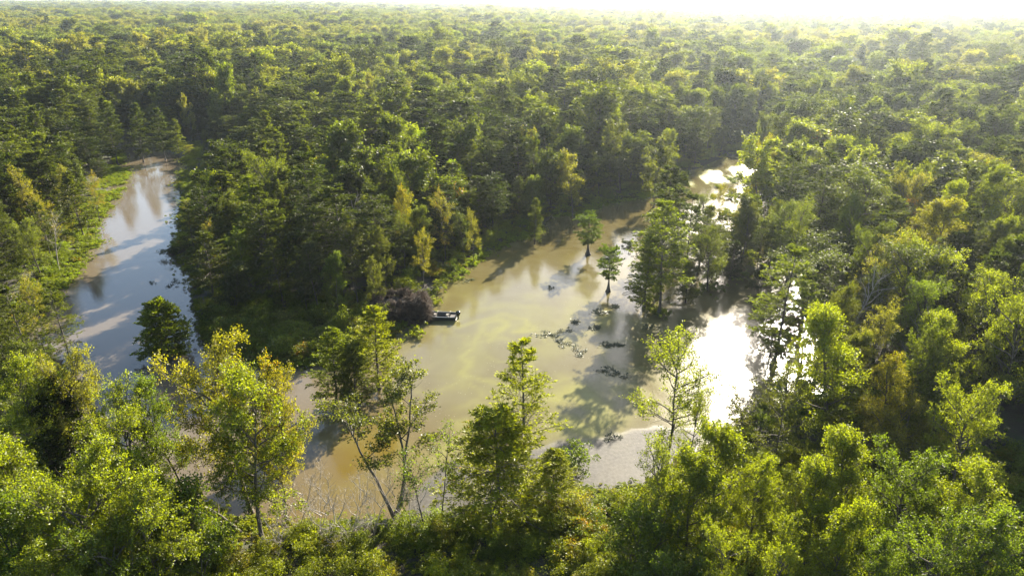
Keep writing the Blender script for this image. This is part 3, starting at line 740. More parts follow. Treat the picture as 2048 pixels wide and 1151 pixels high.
 (548, 480, 13.0, 'tall', 1.0, T_OLIVE, 0, 'olive cypress near the low end of the peninsula'),
 (600, 515, 10.5, 'spread', 0.8, T_DARK, 0, 'dark spreading tree above the peninsula tip'),
 (665, 500, 12.5, 'lobed', 0.8, T_GREEN, 0.04, 'green lobed tree on the peninsula short of the brush blind'),
 (765, 455, 13.5, 'oval', 0.8, T_MID, 0.06, 'mottled tree on the peninsula above the brush blind roof'),
 (840, 455, 12.0, 'airy', 0.9, T_YEL, 0.12, 'thin yellowish tree on the peninsula shore above the boat'),
 (450, 530, 9.5, 'low', 1.0, T_DARK, 0, 'low dark tree on the channel side of the peninsula tip'),
 (95, 560, 13.0, 'tier', 0.9, T_MID, 0.05, 'bent cypress drooping over the channel from the bank'),
 (40, 545, 14.0, 'airy', 0.8, T_YEL, 0.2, 'scraggly yellow-leaved tree with dark stem on the channel bank'),
 (30, 330, 17.0, 'airy', 1.0, T_YEL, 0.15, 'pale yellow sparse tree at the frame edge on the channel bank'),
 (80, 380, 14.5, 'airy', 0.9, T_YEL, 0.25, 'brownish thin tree on the channel bank'),
 (130, 330, 14.5, 'oval', 0.8, T_PALE, 0.1, 'light green small tree on the bank above the vine-covered snag'),
 (175, 340, 12.5, 'airy', 0.9, T_YEL, 0.3, 'orange-tinged small tree beside the channel bank'),
 (205, 195, 21.0, 'mcone', 0.9, T_CYD, 0.0, 'tall dark cypress on the bank at the channel bend'),
 (310, 215, 17.0, 'mtier', 0.8, T_CYD, 0, 'dark cypress standing at the head of the channel'),
 (262, 205, 19.0, 'mcone', 0.9, T_CYD, 0, 'dark cypress closing the far end of the channel'),
 (345, 238, 13.0, 'mpyr', 0.9, T_MID, 0, 'small cypress beside the pale-leaved tree at the channel head'),
 (370, 190, 17.0, 'mairy', 0.7, T_PALE, 0.15, 'pale-leaved tree at the head of the channel'),
 (1150, 300, 16.5, 'mairy', 1.0, T_PALE, 0.1, 'pale branching tree on the inner pond bank'),
 (1060, 255, 18.5, 'mairy', 0.9, T_PALE, 0.2, 'greyish pale tree behind the inner pond bank'),
 (1250, 240, 20.0, 'mairy', 1.0, T_OLIVE, 0.05, 'tall branching olive tree over the dark bank of the inner pond'),
 (1320, 265, 19.0, 'mairy', 1.0, T_OLIVE, 0.05, 'branching tree with visible limbs over the inner pond'),
 (1110, 140, 23.0, 'mtier', 1.2, T_CYD, 0, 'broad dark cypress standing above the forest beyond the inner pond'),
 (990, 135, 23.0, 'mcone', 1.0, T_OLIVE, 0, 'pointed cypress rising above pale trees beyond the peninsula'),
]

land_of = lambda X, Y: shore(np.array([X]), np.array([Y]))[0]
trees = []            # dicts
for (px, py, H, kind, wide, tint, aut, label) in HERO:
    x, y = G(px, py, H)
    trees.append(dict(x=x, y=y, H=H, kind=kind, wide=wide, tint=tint, aut=aut, label=label, hero=True))
hx = np.array([t['x'] for t in trees]); hy = np.array([t['y'] for t in trees])

# scattered forest
def jitter_grid(y0, y1, step):
    pts = []
    yy = y0
    while yy < y1:
        half = yy * 0.80 / 0.92 * 1.0 + 45
        xs = np.arange(-half, half + 25, step)
        pts.append(np.stack([xs + R.uniform(-0.48, 0.48, len(xs)) * step, np.full(len(xs), yy) + R.uniform(-0.48, 0.48, len(xs)) * step], -1))
        yy += step
    return np.concatenate(pts)
bands = [(64, 300, 6.3), (300, 700, 8.4), (700, 1500, 11.5), (1500, 7000, 25.0)]
cand = []
for (a, b, s) in bands:
    p = jitter_grid(a, b, s)
    cand.append(np.concatenate([p, np.full((len(p), 1), s)], 1))
cand = np.concatenate(cand)
X, Y, ST = cand.T
sdv = shore(X, Y)
timb = inside(TIMBER, X, Y)
ok = (sdv > 1.2) | (timb & (R.random(len(X)) < 0.62))
dh = np.min(np.hypot(X[:, None] - hx[None], Y[:, None] - hy[None]), 1)
ok &= dh > np.where(ST < 6.5, 3.3, 2.0)
u0, v0 = PX(X, Y, np.zeros(len(X)))
# the near shore is planted by hand; the peninsula tip carries only low growth
ok &= ~((Y < 76) & (X < 36)) & ~((Y < 66))
tip = np.array([(395, 625), (520, 600), (640, 600), (740, 610), (860, 575), (800, 700), (600, 760), (400, 720)])
ok &= ~inside(tip, u0, v0)
bankl = np.array([(60, 700), (100, 600), (160, 500), (180, 420), (240, 360), (240, 300), (200, 330), (130, 420), (80, 520), (0, 600), (-60, 700)])
ok &= ~(inside(bankl, u0, v0) & (R.random(len(X)) < 0.6))
X, Y, ST, sdv, timb, u0, v0 = (q[ok] for q in (X, Y, ST, sdv, timb, u0, v0))
n = len(X)
wid_n = np.exp(R.normal(0.0, 0.3, n))
Hs = R.normal(18.3, 3.0, n)
edge = sstep(0, 14, np.abs(sdv))
Hs = np.where(Y < 330, Hs * (0.62 + 0.38 * edge) * R.uniform(0.86, 1.06, n), Hs)
Hs = np.where(timb, R.normal(17.5, 2.0, n), Hs)
Hs *= np.where(Y > 260, np.clip(wid_n, 0.85, 1.35) ** 0.5, 1.0)
Hs += 7.0 * (fbm(X / 90, Y / 90) - 0.5) * sstep(150, 400, Y)
cyp_p = 0.42 + 1.5 * (fbm(X / 55 + 5, Y / 70 + 8, 3) - 0.5)
cyp_p += 0.30 * sstep(-20, -110, X) * sstep(900, 300, Y) + 0.2 * sstep(60, 160, X) * sstep(420, 150, Y)
cyp_p -= 0.6 * sstep(330, 800, Y)
cyp_p = np.where((Y < 240) & (X < 25), cyp_p + 0.25, cyp_p)
is_c = R.random(n) < np.clip(cyp_p, 0.05, 0.95)
# keep the open water in view
hide = np.zeros(n, bool)
rk = R.random(n)
near = Y < 420
for f in (0.25, 0.5, 0.75, 1.0):
    for sx in (-2.6, 0, 2.6):
        uu, vv = PX(X + sx * (1.0 if f < 0.9 else 0.2), Y, Hs * f)
        for ci, c in enumerate(CLEAR):
            hide |= near & inside(c, uu, vv) & ((rk < 0.6) if ci == 3 else True)
X, Y, ST, sdv, timb, Hs, is_c = (q[~hide] for q in (X, Y, ST, sdv, timb, Hs, is_c))
# trees that would shade the sunlit water stay low
shx, shy = -math.sin(SUN_AZ) / math.tan(SUN_EL), -math.cos(SUN_AZ) / math.tan(SUN_EL)
idx_n = np.where(Y < 330)[0]
drop = np.zeros(len(X), bool)
for i in idx_n:
    h = Hs[i]
    while h > 4:
        zz = np.array([0.45, 0.7, 0.95]) * h
        if not any(inside(p, X[i] + shx * zz, Y[i] + shy * zz).any() for p in LIT): break
        h *= 0.86
    if h <= 4: drop[i] = True
    Hs[i] = h
X, Y, ST, sdv, timb, Hs, is_c = (q[~drop] for q in (X, Y, ST, sdv, timb, Hs, is_c))
n = len(X)
tone = np.where(Y > 300, 0.5 + 1.5 * (fbm(X / 120 + 30, Y / 200 + 3, 3) - 0.5), fbm(X / 40 + 30, Y / 60 + 3, 3)) + R.normal(0, 0.15, n)
CK_N, CK_M = ['tall', 'tier', 'tall', 'full'], ['mpyr', 'moldtop', 'mtier', 'mcone']
BK_N, BK_M = ['oval', 'spread', 'airy', 'lobed'], ['moval', 'mspread', 'mairy', 'mlobed']
pick = R.integers(0, 4, n)
wid = np.clip(np.exp(R.normal(0.08, 0.24, n)), 0.7, 1.75) * np.where(ST > 24, 2.7, np.where(ST > 10, 1.5, np.where(ST > 8, 1.2, 1.0)))
autv = np.where(R.random(n) < 0.05, R.uniform(0.1, 0.32, n), R.uniform(0, 0.06, n))
def lerp(a, b, t): return tuple(a[i] + (b[i] - a[i]) * t for i in range(3))
for i in range(n):
    far = Y[i] > 135
    t = float(np.clip(tone[i] * 1.7 - 0.35, 0, 1))
    if is_c[i]:
        k = (CK_M if far else CK_N)[pick[i]]; tint = lerp(T_DARK, T_OLIVE, t)
        if R.random() < 0.10: tint = T_MID
    else:
        k = (BK_M if far else BK_N)[pick[i]]; tint = lerp((0.085, 0.115, 0.012), (0.15, 0.155, 0.025), t) if Y[i] > 260 else lerp((0.055, 0.075, 0.008), T_LIME, t * 0.8)
        if R.random() < 0.12: tint = T_LIME
        if R.random() < 0.10: tint = T_DARK
    j = R.uniform(0.85, 1.15)
    trees.append(dict(x=X[i], y=Y[i], H=float(Hs[i]), kind=k, wide=float(wid[i]), tint=tuple(c * j for c in tint), aut=float(autv[i]) * (0.3 if is_c[i] else 1.0), label=None, hero=False))

# which of them show: crowns painted near to far into a coarse picture
BW, BH = 640, 360
buf = np.zeros((BH, BW), bool)
trees.sort(key=lambda t: t['y'])
yy_, xx_ = np.mgrid[0:BH, 0:BW]
for t in trees:
    t['vis'] = 0
    if t['y'] > 1300: continue
    H0, R0, cb = PROTO[t['kind']][2:]
    s = t['H'] / H0
    (ua, va), (ub, vb) = PX(t['x'], t['y'], t['H']), PX(t['x'], t['y'], t['H'] * cb)
    k = BW / 2048.0
    rx = FPX / math.hypot(t['y'], CAM_H - t['H'] * 0.6) * R0 * s * t['wide'] * 0.86 * k
    ry = abs(vb - va) * 0.5 * k + rx * 0.25
    cx, cyy = ua * k, (va + vb) * 0.5 * k
    x0, x1, y0, y1 = int(max(0, cx - rx)), int(min(BW, cx + rx + 1)), int(max(0, cyy - ry)), int(min(BH, cyy + ry + 1))
    if x1 <= x0 or y1 <= y0: continue
    sx, sy = xx_[y0:y1, x0:x1], yy_[y0:y1, x0:x1]
    e = ((sx - cx) / rx) ** 2 + ((sy - cyy) / ry) ** 2 < 1
    new = e & ~buf[y0:y1, x0:x1]
    t['vis'] = int(new.sum())
    if t['vis']:
        t['cu'], t['cv'] = sx[new].mean() / BW * 100, sy[new].mean() / BH * 100
    buf[y0:y1, x0:x1] |= e

ONES = 'zero one two three four five six seven eight nine ten eleven twelve thirteen fourteen fifteen sixteen seventeen eighteen nineteen'.split()
TENS = 'x x twenty thirty forty fifty sixty seventy eighty ninety'.split()
def num(v):
    v = int(max(0, min(99, v)))
    return ONES[v] if v < 20 else TENS[v // 10] + ('-' + ONES[v % 10] if v % 10 else '')
def colour_word(t):
    c = t['tint']; L_ = sum(c)
    if t['aut'] > 0.2: return 'yellowing'
    if t['kind'] in CYPRESS: return 'dark' if L_ < 0.11 else ('olive' if L_ < 0.15 else 'green')
    return 'dark green' if L_ < 0.13 else ('green' if L_ < 0.19 else ('pale green' if c[2] > 0.015 else 'lime'))
def zone(t):
    if inside(TIMBER, np.array([t['x']]), np.array([t['y']]))[0]: return 'in flooded timber'
    if t['y'] > 330: return 'in far forest'
    if t['y'] > 170: return 'in middle forest'
    if t['x'] < -30 and t['y'] < 150 and t['x'] < -0.33 * t['y']: return 'on channel bank'
    if t['x'] < 15: return 'on peninsula'
    return 'in pond-side wood'
used = set()
def auto_label(t):
    kind = 'cypress' if t['kind'] in CYPRESS else 'leafy tree'
    for du, dv in [(0, 0), (1, 0), (0, 1), (-1, 0), (0, -1), (1, 1), (-1, -1), (2, 0), (0, 2)]:
        s = f"{colour_word(t)} {kind} {zone(t)}, {num(t['cu'] + du)} percent across and {num(t['cv'] + dv)} percent down the photo"
        if s not in used: used.add(s); return s
    return s

def base_z(x, y):
    d = land_of(x, y)
    return 0.35 * min(max(d, 0) / 5, 1) - (0.25 if d <= 0 else 0.05)
single, mass = [], []
for c in (True, False):
    kin = [t for t in trees if (t['kind'] in CYPRESS) == c]
    her = [t for t in kin if t['hero']]
    oth = sorted([t for t in kin if not t['hero']], key=lambda t: -t['vis'])
    take = [t for t in oth if t['vis'] >= 12][:max(0, 290 - len(her))]
    ids_ = set(map(id, take))
    single += her + take
    mass += [t for t in oth if id(t) not in ids_]
for t in single:
    c = t['kind'] in CYPRESS
    if not t['label']: t['label'] = auto_label(t)
    wl = t['kind'] in ('willow', 'mwillow')
    name = 'cypress_tree' if c else ('bare_shrub' if t['kind'] == 'bare' else 'dead_tree' if t['kind'] == 'snag' else ('willow_tree' if wl else 'broadleaf_tree'))
    cat = 'cypress' if c else ('shrub' if t['kind'] == 'bare' else 'tree')
    grp = 'cypress trees of the swamp forest' if c else ('leafless shrubs on the near shore' if t['kind'] == 'bare' else 'dead trees of the swamp forest' if t['kind'] == 'snag' else 'leafy trees of the swamp forest')
    ln = (R.normal(0, 0.03), R.normal(0, 0.03))
    plant_tree(name, t['kind'], t['x'], t['y'], base_z(t['x'], t['y']), t['H'], t['wide'], R.uniform(0, 6.28), t['tint'], t['aut'], t['label'], cat, grp, ln)

# the rest of the wood: one mass of tree instances
def scatter(name, pts, rots, scales, keys, tints, auts, sources):
    """sources: key -> list of objects to instance"""
    me = bpy.data.meshes.new(name)
    n = len(pts)
    me.vertices.add(n)
    me.vertices.foreach_set('co', np.asarray(pts, np.float32).reshape(-1))
    def at(nm, ty, val, prop='value'):
        a = me.attributes.new(nm, ty, 'POINT'); a.data.foreach_set(prop, np.asarray(val).reshape(-1))
    klist = sorted(sources)
    at('kind_index', 'INT', np.array([klist.index(k) for k in keys], np.int32))
    at('turn', 'FLOAT_VECTOR', np.asarray(rots, np.float32), 'vector')
    at('size', 'FLOAT_VECTOR', np.asarray(scales, np.float32), 'vector')
    at('tint', 'FLOAT_VECTOR', np.asarray(tints, np.float32), 'vector')
    at('autumn', 'FLOAT', np.asarray(auts, np.float32))
    at('stems', 'INT', (np.asarray(pts)[:, 1] < 420).astype(np.int32))
    o = bpy.data.objects.new(name, me); COL.objects.link(o)
    ng = bpy.data.node_groups.new(name, 'GeometryNodeTree')
    ng.interface.new_socket('Geometry', in_out='INPUT', socket_type='NodeSocketGeometry')
    ng.interface.new_socket('Geometry', in_out='OUTPUT', socket_type='NodeSocketGeometry')
    gi, go = ng.nodes.new('NodeGroupInput'), ng.nodes.new('NodeGroupOutput')
    def attr(nm, ty):
        x = ng.nodes.new('GeometryNodeInputNamedAttribute'); x.data_type = ty; x.inputs[0].default_value = nm
        return x.outputs[0]
    ki, tu, si = attr('kind_index', 'INT'), attr('turn', 'FLOAT_VECTOR'), attr('size', 'FLOAT_VECTOR')
    join = ng.nodes.new('GeometryNodeJoinGeometry')
    e2r = ng.nodes.new('FunctionNodeEulerToRotation'); ng.links.new(tu, e2r.inputs[0])
    for i, k in enumerate(klist):
        cmp_ = ng.nodes.new('FunctionNodeCompare'); cmp_.data_type = 'INT'; cmp_.operation = 'EQUAL'
        ins = [s for s in cmp_.inputs if s.type == 'INT']
        ng.links.new(ki, ins[0]); ins[1].default_value = i
        nb_ = ng.nodes.new('FunctionNodeBooleanMath'); nb_.operation = 'AND'
        ng.links.new(cmp_.outputs[0], nb_.inputs[0]); ng.links.new(attr('stems', 'INT'), nb_.inputs[1])
        for j, src in enumerate(sources[k]):
            if src is None: continue
            oi = ng.nodes.new('GeometryNodeObjectInfo'); oi.inputs['Object'].default_value = src
            oi.inputs['As Instance'].default_value = True
            ip = ng.nodes.new('GeometryNodeInstanceOnPoints')
            ng.links.new(gi.outputs[0], ip.inputs['Points']); ng.links.new((nb_ if j == 1 else cmp_).outputs[0], ip.inputs['Selection'])
            ng.links.new(oi.outputs['Geometry'], ip.inputs['Instance'])
            ng.links.new(e2r.outputs[0], ip.inputs['Rotation']); ng.links.new(si, ip.inputs['Scale'])
            ng.links.new(ip.outputs[0], join.inputs[0])
    ng.links.new(join.outputs[0], go.inputs[0])
    md = o.modifiers.new('scatter', 'NODES'); md.node_group = ng
    return o
mk = [t for t in mass if t['kind'] in FIRST]
wood = scatter('woodland', [(t['x'], t['y'], -0.1) for t in mk], [(0, 0, R.uniform(0, 6.28)) for t in mk],
    [((t['H'] / PROTO[t['kind']][2]) * (t['wide'] if t['wide'] < 2 else t['wide']), (t['H'] / PROTO[t['kind']][2]) * t['wide'], t['H'] / PROTO[t['kind']][2]) for t in mk],
    [t['kind'] for t in mk], [t['tint'] for t in mk], [t['aut'] for t in mk], {k: list(FIRST[k]) for k in FIRST if any(t['kind'] == k for t in mk)})
wood['kind'] = 'stuff'; wood['label'] = 'unbroken hazy mass of tree crowns stretching to the horizon'; wood['category'] = 'forest'
print('TREES', len(trees), 'single', len(single), 'mass', len(mk), 'dropped', len(mass) - len(mk))

# ------------------------------------------------------------------ bank growth
def bush_mesh(key, seed, Rad, H, n, leaf, aspect=0.6):
    rng = np.random.default_rng(seed)
    nb = max(5, n // 60)
    c = np.stack([rng.normal(0, 0.42, nb) * Rad, rng.normal(0, 0.42, nb) * Rad, rng.uniform(0.2, 0.8, nb) * H], -1)
    r = rng.uniform(0.22, 0.42, nb) * min(Rad, H)
    i = rng.integers(0, nb, n)
    d = unit(rng.normal(0, 1, (n, 3))); d[:, 2] = np.abs(d[:, 2]) * 0.9 - 0.15
    p = c[i] + d * r[i][:, None] * rng.uniform(0.6, 1.1, n)[:, None]
    p[:, 2] = np.maximum(p[:, 2], 0.02)
    D = d * 0.6 + rng.normal(0, 0.6, (n, 3)); D[:, 2] -= 0.1
    Nn = rng.normal(0, 0.5, (n, 3)); Nn[:, 2] += 0.8
    ln = leaf * rng.uniform(0.6, 1.25, n)
    return leaf_mesh(key, p, D, Nn, ln, ln * aspect, rng.random(nb)[i], rng, M_SHRUB)
def stem_mesh(key, seed, Rad, H):
    rng = np.random.default_rng(seed)
    k = 7
    a = rng.random(k) * 6.28
    w = Wood()
    w.add(polys(np.zeros((k, 3)), np.stack([np.cos(a) * 0.5, np.sin(a) * 0.5, np.ones(k)], -1), np.full(k, H * 0.85), 5, rng, wig=0.12), np.linspace(0.03, 0.006, 5)[None, :].repeat(k, 0), 4)
    return w.mesh(key, M_BARK)
BUSH = {'round': (bush_mesh('bush_round', 51, 1.5, 1.8, 1900, 0.16), stem_mesh('bush_round_stems', 61, 1.5, 1.8)),
        'mat': (bush_mesh('bush_mat', 52, 1.9, 0.7, 1700, 0.15), stem_mesh('bush_mat_stems', 62, 1.5, 0.6)),
        'vine': (bush_mesh('bush_vine', 53, 1.3, 3.2, 2400, 0.16), stem_mesh('bush_vine_stems', 63, 1.2, 2.8))}
BF = {}
def shrub(px, py, kind, size, tint, aut, label, zs=1.0, world_xy=None, z=None):
    x, y = world_xy or G(px, py)
    e = bpy.data.objects.new('shrub', None)
    e.location = (x, y, base_z(x, y) if z is None else z); e.rotation_euler = (0, 0, R.uniform(0, 6.28)); e.scale = (size, size, size * zs)
    COL.objects.link(e); tag(e, label, 'shrub', 'shrubs of the banks')
    fo = bpy.data.objects.new('foliage', BUSH[kind][0]); fo.parent = e; COL.objects.link(fo)
    st = bpy.data.objects.new('stem', BUSH[kind][1]); st.parent = e; COL.objects.link(st)
    fo['tint'] = list(tint); fo['autumn'] = aut
    BF.setdefault(kind, fo)
    return e
SHRUBS = [
 (834, 668, 'mat', 1.35, T_LIME, 0, 'round mat of bright leaves floating in front of the boat', 1.1, 0.0),
 (872, 606, 'mat', 0.8, T_LIME, 0, 'bright bush between the brush blind and the water', 1.3, 0.0),
 (880, 578, 'round', 1.0, T_LIME, 0, 'lime bush at the upper corner of the brush blind', 1.0, None),
 (905, 545, 'vine', 1.0, T_GREEN, 0.02, 'tall vine-hung bush on the peninsula shore above the brush blind', 1.0, None),
 (990, 470, 'round', 1.5, T_LIME, 0, 'bright rounded bush on the peninsula shore', 1.0, None),
 (1025, 462, 'mat', 1.5, T_YEL, 0.1, 'yellowish low bush at the peninsula point', 1.0, None),
 (1120, 408, 'round', 1.4, T_LIME, 0, 'bright marsh bush beyond the peninsula point', 1.0, None),
 (1300, 372, 'mat', 2.2, T_PALE, 0, 'pale low mat along the far pond bank', 1.0, None),
 (1215, 395, 'mat', 1.8, T_GREEN, 0, 'green mat at the shaded far pond bank', 1.0, None),
 (1260, 492, 'mat', 1.3, T_LIME, 0, 'bright tuft at the foot of the water-edge cypress', 1.2, 0.0),
 (1290, 600, 'mat', 1.4, T_GREEN, 0, 'leafy tuft in the water below the water-edge cypress', 1.2, 0.0),
 (1450, 520, 'round', 1.3, T_GREEN, 0, 'green bush deep in the flooded timber shade', 1.0, 0.0),
 (1420, 580, 'mat', 1.6, T_GREEN, 0, 'grassy hummock at the shaded edge of the glare', 1.2, 0.0),
 (1150, 940, 'vine', 1.5, T_GREEN, 0.0, 'large round leafy bush at the grey film shore', 0.9, None),
 (330, 300, 'mat', 2.0, T_LIME, 0, 'bright grassy bank at the head of the channel', 0.8, None),
 (395, 312, 'mat', 2.4, T_LIME, 0, 'sunlit low bush on the bank opposite the channel bend', 0.8, None),
 (225, 392, 'mat', 2.0, T_LIME, 0, 'vivid green mat edging the channel bank', 0.8, None),
 (200, 420, 'mat', 1.8, T_LIME, 0, 'vivid mat below the orange-tinged bank tree', 0.8, None),
 (560, 690, 'mat', 1.7, T_GREEN, 0, 'sunlit leafy patch at the shaded peninsula tip', 1.4, None),
 (490, 680, 'mat', 1.8, T_GREEN, 0, 'wide leafy patch beside the sunlit peninsula tip patch', 1.4, None),
 (405, 565, 'round', 1.3, T_MID, 0, 'dim bush by the floating twigs on the channel shore', 1.0, None),
 (345, 512, 'round', 1.5, T_DARK, 0, 'dark bush on the small point in the channel', 0.8, None),
 (118, 480, 'vine', 1.1, T_DARK, 0, 'dark vine-covered snag shaped like a column on the bank', 2.0, None),
 (1180, 1080, 'round', 1.3, T_YEL, 0.38, 'orange-tinged shrub beneath the near trees', 1.0, None),
 (1130, 1120, 'round', 1.2, T_YEL, 0.2, 'golden shrub at the bottom edge', 1.0, None),
 (1010, 1110, 'vine', 0.9, T_PALE, 0.02, 'pale leafy shrub below the dense pyramid cypress', 1.0, None),
]
for (px, py, k, s, tint, aut, label, zs, z) in SHRUBS: shrub(px, py, k, s, tint, aut, label, zs, z=z)

# undergrowth: banks and near shore
def ug(n, x0, x1, y0, y1):
    return np.stack([R.uniform(x0, x1, n), R.uniform(y0, y1, n)], -1)
cand = np.concatenate([ug(5200, -75, 95, 36, 66), ug(16000, -110, 130, 60, 330), ug(900, -52, -10, 84, 112)])
X, Y = cand.T
sdv = shore(X, Y)
u0, v0 = PX(X, Y, np.zeros(len(X)))
timb = inside(TIMBER, X, Y)
keep = (sdv > 0.2) & ((Y < 66) | (sdv < 9) | (R.random(len(X)) < 0.35))
hum = (sdv < 0) & timb & (fbm(X / 5, Y / 5) > 0.58) & (R.random(len(X)) < 0.6)
hum &= ~inside(CLEAR[1], u0, v0) & ~inside(CLEAR[3], u0, v0)
keep = keep | hum
BANKS = ([(240, 300), (262, 345), (235, 400), (205, 440), (195, 500), (150, 560), (112, 600), (60, 600), (100, 520), (130, 450), (180, 390), (215, 340)],
         [(1090, 440), (1110, 412), (1200, 392), (1290, 366), (1350, 350), (1345, 385), (1210, 412), (1150, 435)],
         [(885, 560), (930, 522), (1000, 474), (1060, 450), (1088, 460), (1000, 502), (940, 537), (890, 582)],
         [(300, 278), (385, 315), (440, 322), (400, 298), (330, 270)],
         [(400, 640), (470, 610), (600, 630), (730, 690), (600, 738), (450, 712)])
bx_, by_ = [], []
for b in BANKS:
    P_ = GP(b)
    lo, hi = P_.min(0), P_.max(0)
    q = R.uniform(lo, hi, (int((hi - lo).prod() * 0.42), 2))
    q = q[inside(P_, q[:, 0], q[:, 1])]
    bx_.append(q[:, 0]); by_.append(q[:, 1])
nbk = sum(map(len, bx_))
X, Y = np.concatenate([X[keep]] + bx_), np.concatenate([Y[keep]] + by_)
sdv = shore(X, Y)
isbk = np.arange(len(X)) >= len(X) - nbk
n = len(X)
lowk = (sdv < 2.2) | (R.random(n) < 0.35) | (isbk & (R.random(n) < 0.6))
kinds = np.where(lowk, 'mat', np.where(R.random(n) < 0.62, 'round', 'vine'))
sz = R.uniform(0.45, 1.2, n) * np.where(Y < 70, 0.85, 1.15) * np.where(isbk, 0.8, 1.0)
tl = []
tone = fbm(X / 9, Y / 9)
for i in range(n):
    t = lerp(T_GREEN, T_LIME, float(np.clip(tone[i] * 2 - 0.5 + R.normal(0, 0.2), 0, 1)))
    if R.random() < 0.12: t = T_PALE
    if isbk[i]: t = lerp(T_LIME, T_WILLOW, R.random())
    if Y[i] < 66: t = (t[0] * 1.35, t[1] * 1.25, t[2])
    j = R.uniform(0.8, 1.15); tl.append(tuple(c * j for c in t))
under = scatter('undergrowth', np.stack([X, Y, np.where(sdv > 0, 0.3 * np.minimum(np.maximum(sdv, 0) / 4, 1), -0.05)], -1), np.stack([R.normal(0, 0.1, n), R.normal(0, 0.1, n), R.uniform(0, 6.28, n)], -1),
    np.stack([sz, sz, sz * R.uniform(0.7, 1.2, n)], -1), list(kinds), tl, np.where(R.random(n) < 0.05, R.uniform(0.2, 0.4, n), 0.02), {k: [BF[k]] for k in BF})
under['kind'] = 'stuff'; under['label'] = 'tangled low green growth covering the banks'; under['category'] = 'undergrowth'

# ------------------------------------------------------------------ floating leaf patches
def pad_mesh(key, seed, n, rad, up=0.22):
    rng = np.random.default_rng(seed)
    k = 9
    cc = rng.normal(0, 0.62, (k, 2)) * rad * np.array([1.3, 0.8])
    i = rng.integers(0, k, n)
    p = np.zeros((n, 3)); p[:, :2] = cc[i] + rng.normal(0, 0.2, (n, 2)) * rad * rng.uniform(0.5, 1.6, (k, 1))[i]
    p[:, 2] = rng.uniform(0.02, up, n) ** 1.3
    a = rng.random(n) * 6.28
    D = np.stack([np.cos(a), np.sin(a), rng.normal(0.05, 0.25, n)], -1)
    Nn = rng.normal(0, 0.35, (n, 3)); Nn[:, 2] += 1
    ln = rng.uniform(0.12, 0.26, n)
    return leaf_mesh(key, p, D, Nn, ln, ln * 0.8, rng.random(n), rng, M_PAD, fold=0.12)
PADS = [pad_mesh('leaf_patch_%d' % i, 70 + i, 190, 1.0) for i in range(4)]
for (px, py, s, label) in (
 (1088, 668, 1.2, 'rounded floating leaf patch nearest the algae swirl'), (1133, 690, 1.2, 'wide floating leaf patch below the rounded one'),
 (1150, 645, 0.9, 'small floating patch on the shadow of the narrow cypress'), (1130, 662, 0.8, 'thin floating patch between rounded and small patches'),
 (1160, 700, 1.1, 'leaf patch in the shaded water below the narrow cypress shadow'), (1205, 625, 1.5, 'dense dark leaf patch at the foot of the narrow cypress'),
 (1192, 655, 1.1, 'dark leaf patch trailing below the dense one'), (1218, 690, 1.2, 'leaf patch beside the yellow-green water'), (1240, 690, 0.8, 'small leaf patch at the edge of the yellow-green water'),
 (1215, 742, 1.1, 'dark leaf patch in the tree shadow'), (1238, 752, 0.8, 'little leaf patch beside the dark tree-shadow patch'), (1225, 876, 0.8, 'lone scraggly leaf patch on the grey film'),
 (1100, 575, 0.7, 'lone leaf patch in the flat-topped cypress shadow'), (1300, 655, 1.0, 'dark leaf patch among the reflected trunks'), (345, 568, 1.1, 'floating leaf patch beside the peninsula in the channel'),
 (303, 566, 0.5, 'tiny floating leaf patch out in the channel'), (190, 470, 1.3, 'pale leaf patch hugging the channel bank'), (930, 562, 1.0, 'leaf patch off the peninsula shore'),
 (1270, 575, 0.8, 'leaf patch next to the water-edge cypress'), (1232, 612, 0.9, 'bright leaf fringe around the narrow cypress base'), (350, 322, 1.0, 'dark floating patch near the head of the channel')):
    o = bpy.data.objects.new('leaf_patch', PADS[R.integers(0, 4)])
    x, y = G(px, py); o.location = (x, y, 0); o.rotation_euler = (0, 0, R.uniform(0, 6.28)); o.scale = (s * 1.25, s * 1.0, 1)
    o['tint'] = [0.045, 0.055, 0.018] if px not in (190, 1232, 930) else [0.075, 0.09, 0.025]; o['autumn'] = 0.0
    COL.objects.link(o); tag(o, label, 'leaf patch', 'floating leaf patches')

# loose leaves and froth specks on the pond
nd = 900
q = GP([(880, 600), (1000, 510), (1090, 470), (1240, 470), (1290, 640), (1400, 640), (1400, 830), (1200, 970), (900, 1000), (700, 1000), (790, 700)])
dp = R.uniform(q.min(0), q.max(0), (nd * 3, 2))
dp = dp[inside(q, dp[:, 0], dp[:, 1])]
dp = dp[R.random(len(dp)) < 0.15 + 0.85 * (fbm(dp[:, 0] / 4, dp[:, 1] / 6) > 0.52)]
nd = len(dp)
a = R.random(nd) * 6.28
ln = R.uniform(0.06, 0.2, nd)
debris = bpy.data.objects.new('floating_debris', leaf_mesh('floating_debris', np.concatenate([dp, np.full((nd, 1), 0.012)], 1), np.stack([np.cos(a), np.sin(a), 0 * a], -1), np.tile([0.05, 0.02, 1.0], (nd, 1)),
    ln, ln * 0.7, R.random(nd), np.random.default_rng(3), M_PAD, fold=0.05))
debris['tint'] = [0.22, 0.20, 0.12]; debris['autumn'] = 0.25; debris['kind'] = 'stuff'
debris['label'] = 'loose pale leaves and specks drifting on the pond'; debris['category'] = 'debris'
COL.objects.link(debris)

